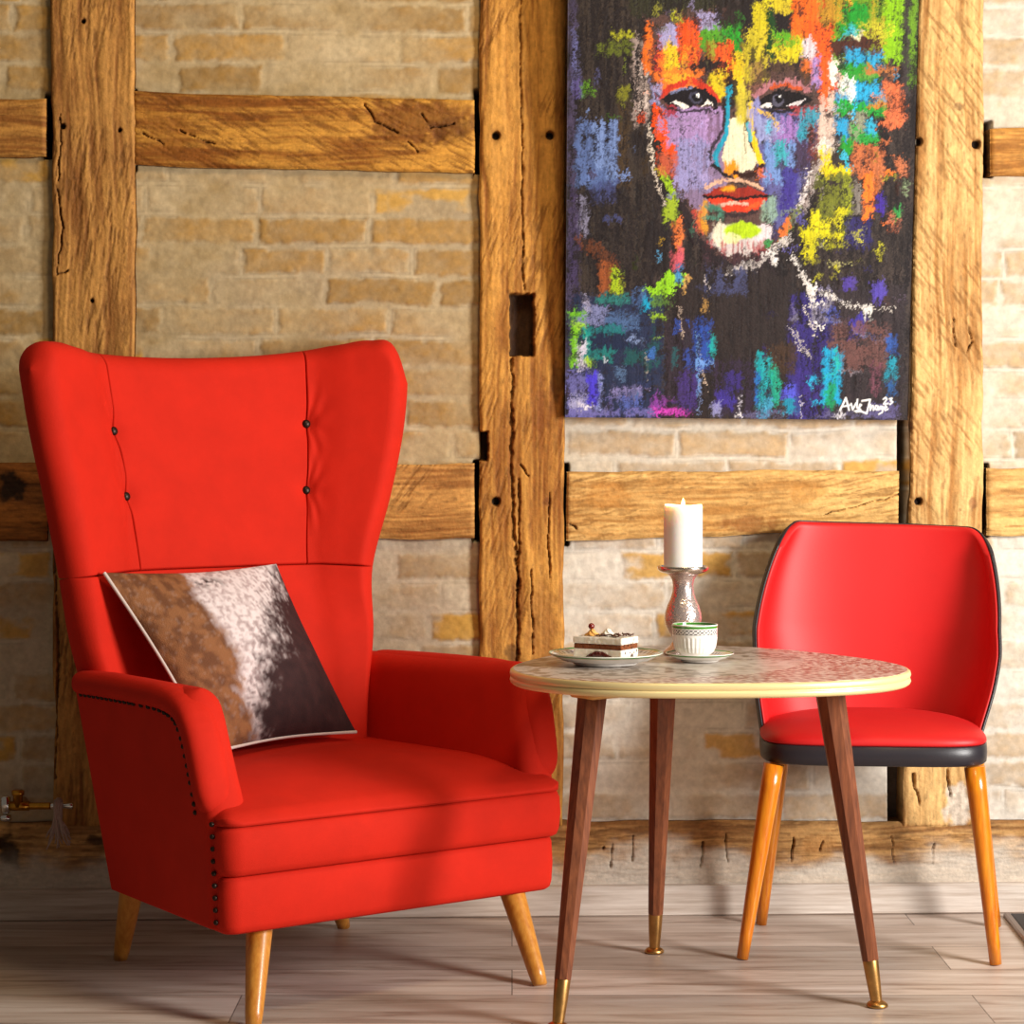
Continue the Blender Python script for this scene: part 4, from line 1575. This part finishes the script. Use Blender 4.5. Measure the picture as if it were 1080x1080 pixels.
    R(866, 98, 888, 152, (210, 184, 170), .95, 'v', .55)
    R(808, 148, 842, 192, (112, 144, 204), .95, 'v', .4)
    R(818, 148, 832, 176, (58, 166, 176), .95, 'v', .5)
    R(826, 174, 844, 222, (62, 50, 136), .95, 'v', .35)
    R(840, 150, 858, 182, (60, 44, 60), .9, 'v', .4)
    # right background
    R(880, -120, 966, 64, (104, 146, 34), 1, 'v', .42)
    R(920, -120, 940, 60, (176, 150, 40), .8, 'v', .6)
    R(886, 6, 916, 38, (34, 144, 44), 1, 'v', .4)
    R(934, -120, 953, 64, (134, 188, 24), 1, 'v', .35)
    R(862, -30, 890, 24, (190, 140, 40), .85, 'v', .5)
    R(906, 24, 936, 46, (190, 186, 48), .9, 'h', .5)
    R(889, 30, 902, 39, (60, 176, 196), .95, 'h', .3)
    R(900, 34, 910, 42, (226, 220, 190), .9, 'h', .4)
    R(874, 40, 932, 56, (74, 42, 34), 1, 'h', .25)
    R(892, 52, 932, 70, (44, 156, 206), 1, 'h', .35)
    R(888, 66, 922, 77, (44, 144, 44), 1, 'h', .3)
    R(914, 68, 948, 82, (184, 114, 64), .95, 'h', .4)
    R(890, 76, 934, 84, (60, 160, 60), .9, 'h', .45)
    R(903, 86, 934, 107, (42, 164, 214), 1, 'h', .35)
    R(888, 80, 904, 112, (222, 232, 228), 1, 'v', .35)
    R(884, 96, 896, 112, (40, 150, 200), .9, 'v', .4)
    R(930, 76, 944, 98, (66, 52, 50), .9, 'v', .4)
    R(884, 106, 938, 119, (34, 152, 54), 1, 'h', .3)
    R(920, 98, 940, 112, (206, 120, 50), .9, 'h', .45)
    R(936, 86, 958, 132, (218, 112, 70), 1, 'h', .4)
    R(884, 122, 898, 147, (44, 150, 200), 1, 'v', .35)
    R(898, 118, 920, 148, (150, 152, 130), .9, 'v', .55)
    R(916, 126, 928, 142, (50, 170, 206), 1, 'v', .3)
    R(908, 138, 930, 152, (44, 156, 60), 1, 'h', .35)
    R(954, -120, 963, 100, (60, 52, 54), .95, 'v', .3)
    R(962, -120, 970, 90, (104, 150, 34), .8, 'v', .5)
    R(866, 146, 881, 158, (226, 218, 206), .95, 'h', .4)
    R(868, 156, 879, 182, (230, 208, 26), 1, 'v', .3)
    R(874, 173, 902, 181, (224, 206, 26), 1, 'h', .3)
    R(890, 146, 904, 162, (40, 152, 50), 1, 'v', .35)
    Ln([(892, 160), (900, 174)], 5, (60, 176, 206), 1, .2)
    R(903, 150, 937, 182, (194, 108, 66), .95, 'v', .4)
    R(916, 178, 929, 228, (244, 122, 42), 1, 'v', .3)
    R(926, 168, 936, 200, (190, 110, 66), .9, 'v', .45)
    R(904, 192, 916, 224, (140, 132, 124), .8, 'v', .55)
    R(866, 180, 902, 252, (118, 124, 40), .85, 'h', .56)
    R(894, 176, 902, 226, (150, 160, 40), .8, 'v', .55)
    R(858, 220, 868, 236, (212, 204, 26), 1, 'v', .42)
    R(864, 228, 892, 238, (212, 204, 26), 1, 'h', .5)
    R(886, 216, 900, 226, (200, 194, 30), 1, 'h', .5)
    R(850, 239, 882, 248, (212, 204, 26), 1, 'h', .42)
    R(872, 243, 898, 252, (206, 198, 26), 1, 'h', .55)
    R(853, 246, 866, 274, (206, 198, 26), 1, 'h', .42)
    R(864, 254, 900, 258, (190, 190, 30), .8, 'h', .6)
    R(898, 230, 926, 258, (48, 42, 100), .9, 'v', .4)
    R(929, 204, 940, 222, (66, 44, 150), .95, 'v', .35)
    R(951, 164, 964, 182, (200, 116, 76), .9, 'v', .4)
    R(944, 222, 958, 238, (194, 114, 84), .95, 'v', .4)
    R(951, 214, 959, 226, (60, 160, 80), .9, 'v', .35)
    R(960, 186, 966, 200, (140, 160, 120), .8, 'v', .5)
    for (ax, ay, bx, by) in ((908, 246, 914, 254), (932, 256, 937, 262), (937, 264, 941, 270), (884, 278, 892, 281), (867, 288, 870, 293), (906, 241, 918, 243), (935, 184, 954, 185)):
        R(ax, ay, bx, by, (206, 200, 50), .95, 'h', .3)
    Ln([(880, 275), (904, 276)], 1.2, (190, 184, 120), .8, .4)
    # scraped white down the right side of the face
    Ln([(880, 150), (866, 176), (856, 200), (848, 222)], 9, (176, 164, 160), .8, .62)
    Ln([(856, 178), (852, 200), (846, 216)], 5, (222, 214, 212), .9, .5)
    Ln([(848, 216), (838, 236), (826, 252)], 5, (120, 140, 50), .7, .55)
    # mouth
    Ln([(744, 196), (758, 190), (776, 188), (792, 191), (806, 196)], 3.2, (222, 176, 146), .95, .3)
    Pg([(738, 206), (752, 198), (766, 194), (778, 197), (790, 194), (804, 199), (816, 206), (790, 208), (760, 208)], (150, 44, 32), 1, .12)
    Pg([(744, 208), (770, 206), (796, 207), (814, 205), (806, 216), (790, 222), (768, 221), (754, 216)], (218, 62, 34), 1, .12)
    Ln([(742, 206), (762, 205), (778, 208), (798, 205), (816, 205)], 3, (30, 16, 18), 1, .1)
    R(762, 195, 777, 200, (244, 166, 34), .95, 'h', .2)
    Ln([(762, 214), (776, 211), (790, 213)], 3, (240, 190, 170), .85, .4)
    Ln([(790, 218), (802, 213)], 4, (240, 90, 40), .9, .25)
    Ln([(756, 222), (778, 226), (800, 222)], 3.4, (50, 36, 40), .9, .3)
    R(736, 212, 747, 244, (214, 150, 44), .9, 'v', .45)
    R(730, 222, 740, 246, (196, 70, 60), .85, 'v', .5)
    R(745, 214, 764, 232, (70, 130, 110), .85, 'h', .5)
    R(806, 208, 822, 234, (140, 170, 150), .85, 'v', .5)
    # chin
    E(781, 250, 33, 17, (210, 200, 198), .95, .34)
    E(806, 244, 13, 10, (226, 214, 220), .9, .3)
    E(762, 246, 10, 13, (226, 220, 196), .95, .2)
    E(785, 241, 21, 9.5, (176, 208, 28), 1, .12)
    E(774, 249, 10, 6, (222, 226, 160), .9, .25)
    R(744, 254, 818, 274, (164, 56, 60), .8, 'v', .66)
    R(740, 266, 824, 284, (52, 40, 48), .9, 'v', .5)
    Ln([(834, 232), (828, 246)], 8, (216, 112, 50), .95, .3)
    E(813, 255, 5, 5, (54, 140, 74), .9, .3)
    Ln([(772, 282), (796, 278), (816, 266), (836, 248)], 9, (206, 198, 194), .85, .56)
    Ln([(816, 264), (822, 276)], 6, (232, 228, 224), .9, .35)
    # left jaw
    Ln([(696, 178), (704, 192), (712, 210)], 8, (154, 192, 36), .95, .35)
    R(700, 206, 714, 232, (154, 178, 44), .95, 'v', .42)
    R(694, 160, 712, 182, (196, 90, 60), .85, 'v', .4)
    R(711, 230, 721, 268, (226, 120, 60), .95, 'v', .42)
    R(708, 262, 721, 282, (206, 90, 104), .9, 'v', .5)
    Ln([(695, 257), (698, 249)], 4, (214, 170, 40), .9, .3)
    Ln([(720, 214), (730, 246), (750, 266), (772, 280)], 9, (40, 32, 36), .9, .3)
    R(680, 232, 706, 290, D, .7, 'v', .4)
    # neck and shoulders
    R(716, 282, 842, 442, (44, 36, 36), .8, 'v', .4)
    R(745, 280, 790, 310, (70, 76, 118), .75, 'v', .62)
    Pg([(678, 306), (694, 296), (706, 284), (712, 290), (722, 286), (726, 296), (708, 306), (690, 312)], (142, 202, 36), 1, .3)
    R(712, 282, 720, 300, (60, 130, 190), .9, 'v', .4)
    Ln([(726, 290), (722, 304)], 5, (206, 160, 90), .9, .4)
    # lower left: blue and teal drags
    R(598, 310, 700, 442, (36, 46, 76), .9, 'h', .32)
    R(628, 310, 662, 319, (44, 118, 114), .95, 'h', .4)
    R(676, 314, 687, 325, (24, 158, 200), 1, 'v', .25)
    R(686, 312, 710, 322, (90, 130, 50), .8, 'h', .5)
    R(692, 330, 704, 337, (150, 190, 40), .95, 'h', .35)
    R(610, 322, 642, 342, (124, 130, 176), .9, 'h', .58)
    R(612, 312, 620, 328, (170, 166, 196), .85, 'v', .55)
    R(640, 328, 674, 348, (76, 104, 150), .9, 'h', .5)
    R(666, 302, 680, 318, (70, 100, 150), .8, 'v', .45)
    R(612, 344, 656, 353, (32, 112, 118), .95, 'h', .4)
    R(620, 352, 684, 369, (30, 40, 68), .95, 'h', .35)
    R(660, 356, 678, 360, (130, 150, 196), .9, 'h', .4)
    R(598, 326, 614, 336, (104, 174, 34), .95, 'h', .38)
    R(600, 340, 616, 348, (150, 200, 60), .9, 'h', .42)
    R(599, 344, 608, 388, (114, 184, 32), .95, 'v', .4)
    R(613, 346, 620, 368, (30, 150, 140), .95, 'v', .35)
    R(607, 358, 617, 390, (208, 202, 222), .95, 'v', .48)
    R(614, 367, 648, 381, (32, 120, 118), .95, 'h', .42)
    R(614, 378, 626, 384, (160, 200, 40), .9, 'h', .4)
    R(660, 366, 696, 384, (30, 84, 84), .8, 'h', .5)
    R(684, 368, 692, 378, (60, 110, 190), .9, 'v', .4)
    R(598, 388, 630, 442, (104, 102, 166), .9, 'h', .52)
    R(600, 416, 626, 434, (170, 168, 206), .8, 'h', .6)
    R(619, 394, 631, 430, (72, 60, 200), 1, 'v', .25)
    R(630, 394, 634, 436, (140, 150, 210), .9, 'v', .4)
    R(610, 428, 626, 432, (236, 232, 240), .9, 'h', .3)
    R(643, 408, 678, 421, (130, 124, 178), .9, 'h', .48)
    R(648, 386, 660, 400, (90, 120, 160), .8, 'v', .55)
    R(652, 418, 678, 436, (84, 100, 176), .9, 'v', .48)
    R(688, 418, 704, 438, (132, 62, 156), .9, 'v', .42)
    R(692, 432, 734, 438, (206, 64, 186), 1, 'h', .3)
    R(597, 433, 692, 439, (112, 108, 176), .85, 'h', .4)
    R(704, 336, 738, 436, (52, 42, 56), .7, 'v', .45)
    R(734, 338, 752, 388, (42, 74, 160), .95, 'v', .45)
    Ln([(738, 350), (739, 420)], 1.8, (110, 156, 220), .9, .3)
    Ln([(742, 366), (741, 436)], 1.3, (130, 150, 200), .8, .4)
    R(751, 354, 757, 374, (30, 158, 160), .95, 'v', .3)
    R(724, 366, 735, 386, (50, 76, 160), .9, 'v', .45)
    R(718, 392, 738, 434, (66, 48, 120), .85, 'v', .48)
    R(758, 412, 780, 432, (72, 60, 188), .9, 'v', .5)
    R(768, 392, 788, 412, (58, 46, 146), .85, 'v', .5)
    R(756, 380, 800, 440, (54, 40, 74), .5, 'v', .55)
    R(755, 426, 766, 440, (150, 150, 200), .8, 'v', .5)
    Ln([(718, 322), (721, 356)], 1.2, (196, 176, 160), .8, .3)
    Ln([(743, 388), (749, 408)], 1.3, (214, 190, 170), .9, .2)
    Ln([(682, 376), (683, 398)], 1., (190, 180, 170), .7, .3)
    Ln([(744, 292), (751, 304)], 1.4, (200, 190, 190), .8, .3)
    # right shoulder
    R(838, 308, 886, 442, (52, 42, 124), .75, 'v', .5)
    R(880, 300, 966, 442, (52, 44, 50), .6, 'v', .4)
    Ln([(840, 270), (848, 282), (858, 298), (874, 308), (894, 316), (916, 322)], 6.5, (226, 220, 214), .9, .6)
    Ln([(858, 296), (864, 312)], 8, (226, 220, 214), .85, .5)
    Ln([(916, 322), (955, 324)], 1.6, (214, 206, 196), .8, .3)
    R(919, 319, 927, 334, (232, 228, 222), .95, 'v', .35)
    R(862, 318, 884, 338, (136, 132, 146), .85, 'v', .55)
    Ln([(858, 319), (876, 318)], 2, (226, 222, 220), .9, .3)
    Ln([(866, 336), (868, 342), (876, 343)], 2.4, (232, 228, 226), .95, .2)
    R(880, 326, 892, 338, (70, 84, 180), .9, 'v', .45)
    Ln([(853, 318), (859, 334), (868, 350)], 1.5, (214, 206, 200), .9, .2)
    Ln([(839, 344), (846, 360), (856, 372)], 1.4, (204, 196, 190), .9, .2)
    Ln([(842, 340), (850, 356), (862, 374)], 1.2, (204, 196, 190), .7, .3)
    R(894, 292, 911, 304, (82, 64, 160), .85, 'v', .5)
    R(928, 296, 942, 314, (84, 70, 170), .9, 'v', .42)
    R(902, 334, 922, 354, (66, 54, 160), .85, 'v', .5)
    Ln([(886, 334), (910, 346), (944, 360)], 3, (130, 126, 150), .7, .5)
    R(884, 340, 948, 388, (110, 74, 70), .85, 'h', .52)
    R(814, 362, 846, 392, (66, 48, 36), .9, 'v', .38)
    R(804, 372, 820, 428, (28, 160, 170), .95, 'v', .42)
    R(818, 388, 829, 428, (30, 158, 130), .95, 'v', .42)
    R(802, 392, 806, 424, (40, 100, 190), .9, 'v', .4)
    R(812, 406, 820, 424, (30, 60, 90), .8, 'v', .4)
    R(876, 366, 897, 424, (30, 154, 198), 1, 'v', .36)
    R(888, 368, 894, 394, (40, 176, 160), .9, 'v', .45)
    R(880, 400, 890, 432, (24, 150, 96), .95, 'v', .42)
    R(806, 420, 822, 440, (70, 160, 200), .95, 'v', .42)
    R(830, 406, 850, 422, (84, 90, 214), .95, 'v', .42)
    R(834, 420, 852, 436, (30, 140, 170), .9, 'h', .45)
    R(846, 390, 860, 440, (58, 44, 126), .8, 'v', .48)
    R(928, 382, 939, 412, (116, 68, 84), .85, 'v', .48)
    R(946, 352, 957, 370, (50, 90, 170), .9, 'v', .42)
    R(946, 374, 958, 398, (34, 150, 176), .95, 'v', .38)
    R(948, 400, 957, 416, (40, 90, 150), .9, 'v', .42)
    R(896, 388, 926, 391, (150, 140, 150), .7, 'h', .5)
    R(926, 424, 960, 440, (96, 90, 140), .8, 'h', .5)
    R(780, 434, 930, 440, (110, 106, 150), .6, 'h', .55)
    Ln([(786, 418), (786, 438)], 1.2, (200, 196, 210), .8, .3)
    Ln([(853, 420), (853, 438)], 1.2, (200, 196, 210), .8, .3)
    Ln([(781, 437), (787, 437)], 3, (236, 232, 236), .9, .2)
    R(893, 434, 902, 439, (230, 228, 232), .8, 'h', .4)
    # small scattered palette-knife touches that pick up a neighbour's colour
    rs = np.random.RandomState(5)
    h_, w_ = X.shape
    for k_ in range(520):
        cx, cy = rs.uniform(600, 962), rs.uniform(-110, 436)
        if 692 < cx < 866 and 86 < cy < 122 or 738 < cx < 818 and 188 < cy < 262 or 748 < cx < 808 and 118 < cy < 186 or 890 < cx < 960 and cy > 412:
            continue
        jx_, jy_ = int(np.clip((cx+rs.uniform(-26, 26)-594)/.92, 0, w_-1)), int(np.clip((cy+rs.uniform(-26, 26)+120)/.92, 0, h_-1))
        c_ = img[jy_, jx_]*rs.uniform(.6, 1.5)
        if rs.rand() < .22:
            c_ = lin(D)
        sx_, sy_ = (rs.uniform(1, 4), rs.uniform(3, 11)) if rs.rand() < .6 else (rs.uniform(3, 11), rs.uniform(1, 3))
        i0, i1 = max(0, int((cy-sy_+114)/.92)), min(h_, int((cy+sy_+126)/.92))
        j0, j1 = max(0, int((cx-sx_-600)/.92)), min(w_, int((cx+sx_-588)/.92))
        xs, ys = X[i0:i1, j0:j1]+WX[i0:i1, j0:j1]*.5, Y[i0:i1, j0:j1]+WY[i0:i1, j0:j1]*.5
        m_ = (1-sst(.7, 1.1, np.maximum(np.abs(xs-cx)/sx_, np.abs(ys-cy)/sy_)))*sst(.36, .5, NF[i0:i1, j0:j1]*.5+NI[i0:i1, j0:j1]*.5)
        img[i0:i1, j0:j1] = mix(img[i0:i1, j0:j1], c_*np.ones(3), m_*.85)
        hgt[i0:i1, j0:j1] = np.maximum(hgt[i0:i1, j0:j1], m_*.7)
    # ragged paint edges: drag the colours about a little, less at the eyes and mouth
    calm = np.ones(X.shape)
    for (ex, ey, rx, ry) in ((726, 102, 38, 18), (828, 104, 40, 18), (778, 206, 46, 22), (778, 145, 34, 46), (782, 247, 36, 20)):
        calm = np.minimum(calm, .25+.75*sst(.7, 1.2, np.hypot((X-ex)/rx, (Y-ey)/ry)))
    ox = ((fbm(X*.30, Y*.30, 141, 3)-.5)*9+(fbm(X*.9, Y*.9, 143, 2)-.5)*5)*calm
    oy = ((fbm(X*.30, Y*.20, 145, 3)-.5)*13+(fbm(X*.9, Y*.6, 147, 2)-.5)*7)*calm
    jj = np.clip(np.round(np.arange(w_)[None, :]+ox).astype(int), 0, w_-1)
    ii = np.clip(np.round(np.arange(h_)[:, None]+oy).astype(int), 0, h_-1)
    img = img[ii, jj]
    # dry dark scumble
    sc = sst(.56, .70, .5*fbm(X*.25, Y*.09, 151, 4)+.5*NF)*calm
    img = mix(img, lin(D)*np.ones(3), sc*.75)
    # dry vertical weave over everything
    wv = sst(.56, .74, fbm(X*.7, Y*.02, 131, 2))
    img = img*(1-.22*wv)[..., None]
    # painter's mark
    WH = (244, 244, 244)
    for pts, wd in (([(896, 431), (899, 425), (902, 418), (904, 424), (906, 431)], 1.7), ([(898, 427.5), (907, 425.5)], 1.4),
                    ([(908, 424), (910, 430.5), (913.5, 423.5)], 1.5), ([(915, 419.5), (914.5, 428), (917, 430)], 1.5), ([(917, 428), (919.5, 425.5), (918, 424.5), (916.8, 428), (919, 431)], 1.3),
                    ([(912, 432), (918, 430.5), (914, 433)], 1.2),
                    ([(920, 421), (929, 419.5), (927, 428), (925.5, 434.5), (919, 432), (914, 432.5)], 1.6),
                    ([(929.5, 425), (929.5, 431), (931.5, 426), (933, 426.5), (933, 431)], 1.3), ([(938, 426.5), (935.5, 426), (934.8, 429.5), (937, 430.5), (938, 426.5), (938.8, 430.5)], 1.3),
                    ([(943, 427), (940.5, 426.5), (940.2, 429.5), (942.5, 429.5), (943, 427), (942.8, 433), (939, 435)], 1.3), ([(944.5, 429), (947.5, 427.5), (946, 426), (944.5, 428.5), (946, 431), (949, 429.5)], 1.3),
                    ([(943.5, 419), (946, 417.2), (947.5, 419), (944, 424), (949, 423.6)], 1.4), ([(950.5, 418.5), (953, 418), (951.5, 420.5), (954, 422), (951, 424.5)], 1.4)):
        Ln(pts, wd, WH, 1, 0, 0)
    return X, Y, img, hgt


PX, PY, img, hgt = paint_canvas()
ny, nx = PX.shape
s = (np.arange(nx)/(nx-1))[None, :]*np.ones((ny, 1))
t = ((PY-0)/438.)                                  # 0 at the frame's upper edge, 1 at the canvas bottom


def canvas_point(px, py, off):
    return np.concatenate([wall_uz(px, py, off), [off]])


OT, OB = .115, .036
TLp, TRp = canvas_point(599, 0, OT), canvas_point(969.5, 0, OT)
BLp, BRp = canvas_point(596, 437, OB), canvas_point(957.5, 440, OB)
Q = TLp*((1-s)*(1-t))[..., None]+TRp*(s*(1-t))[..., None]+BRp*(s*t)[..., None]+BLp*((1-s)*t)[..., None]
# the strokes above are laid out from 594..972; squeeze onto the canvas between its true edges
Vc = wallP(Q[..., 0], Q[..., 1], Q[..., 2]+hgt*.0009)
ns, nt = nx, ny
Vf = Vc.reshape(-1, 3)
bd = np.concatenate([np.arange(ns), np.arange(1, nt)*ns+ns-1, (nt-1)*ns+np.arange(ns-2, -1, -1), np.arange(nt-2, 0, -1)*ns])
nrm = np.cross(Vc[0, -1]-Vc[0, 0], Vc[-1, 0]-Vc[0, 0])
nrm /= np.linalg.norm(nrm)
if nrm[1] > 0:
    nrm = -nrm
back = Vf[bd]-nrm*.026
m = len(bd)
k = np.arange(m)
side = np.stack([bd, nt*ns+k, nt*ns+(k+1) % m, bd[(k+1) % m]], 1)
cols = np.concatenate([img.reshape(-1, 3), img.reshape(-1, 3)[bd]*.8])
po = mesh_obj('portrait_painting', np.concatenate([Vf, back]), np.concatenate([gridF(nt, ns, flip=True), side]), M_PAINT, col=cols, recalc=False, rebase=True)
tag(po, 'unframed colourful abstract portrait of a face hanging above the table', 'painting')

# ------------------------------------------------------------------ pipe stub in the dark corner at left
u_, z_ = wall_uz(30, 850, .06)
base = wallP(np.array(u_), np.array(z_), .06)
pp = thing('pipe_fitting', 'brass pipe stub with chrome collar low on the wall left of the armchair', 'pipe', tuple(base), WA)


def px_off(px, py):
    a, b = wall_uz(px, py, .06)
    return a-u_, b-z_


def rod(pts, r, n=18):
    return tube([(px_off(x, y)[0], 0, px_off(x, y)[1]) for x, y in pts], r, n)


mesh_obj('chrome_collar', *join([rod([(6, 839), (6, 841), (6, 856), (6, 858)], [.006, .010, .010, .006]), rod([(6, 859), (6, 860), (6, 865), (6, 866)], [.008, .013, .013, .008], 6)]), M_CHROME, pp)
mesh_obj('tee', *join([rod([(10, 850), (31, 850)], [.0095, .0095]), rod([(19, 851), (19, 839), (19, 838), (19, 834), (19, 833)], [.010, .010, .0125, .0125, .010])]), M_OLDBRASS, pp)
th = [(31+i*.8, 850) for i in range(28)]
mesh_obj('threaded_pipe', *rod(th, [.0075 if i % 2 else .0062 for i in range(28)]), M_OLDBRASS, pp)
mesh_obj('end_cap', *rod([(53, 850), (58, 850), (58.5, 850), (70, 850), (76, 850), (77, 850)], [.0065, .0065, .005, .005, .0075, .006]), M_CHROME, pp)
mesh_obj('wall_flange', *tube([(px_off(19, 850)[0], .0, 0), (px_off(19, 850)[0], .066, 0)], [.009, .009], 14), M_OLDBRASS, pp)

rg = []
rnd_ = random.Random(8)
for k in range(26):
    x0 = 58+rnd_.random()*8
    sx = (x0-62)*1.6
    dy = rnd_.uniform(-.008, .010)
    ln = rnd_.uniform(32, 52)
    pts = []
    for i in range(9):
        t_ = i/8
        a, b = px_off(x0+sx*t_*t_*1.6-(x0-62)*math.sin(t_*PI)*.7+math.sin(i*1.3+k)*1.0, 843+ln*t_)
        pts.append((a, -.011+dy*(1-.3*t_)-.004*math.sin(t_*PI), b))
    rg.append(tube(pts, [.0022, .003, .003, .003, .0028, .0026, .0024, .002, .0012], 6))
a, b = px_off(62, 850)
ring = [(a+.002*math.sin(i), .0125*math.cos(i/16*2*PI), b+.0125*math.sin(i/16*2*PI)) for i in range(17)]
rg.append(tube(ring, [.005]*17, 8))
V, f = join(rg)
Rw = np.array([[math.cos(WA), -math.sin(WA), 0], [math.sin(WA), math.cos(WA), 0], [0, 0, 1]])
rag = mesh_obj('frayed_rag', V @ Rw.T+base, f, M_TOW, rebase=True)
tag(rag, 'frayed pale cloth strip tied around the brass pipe stub', 'rag')
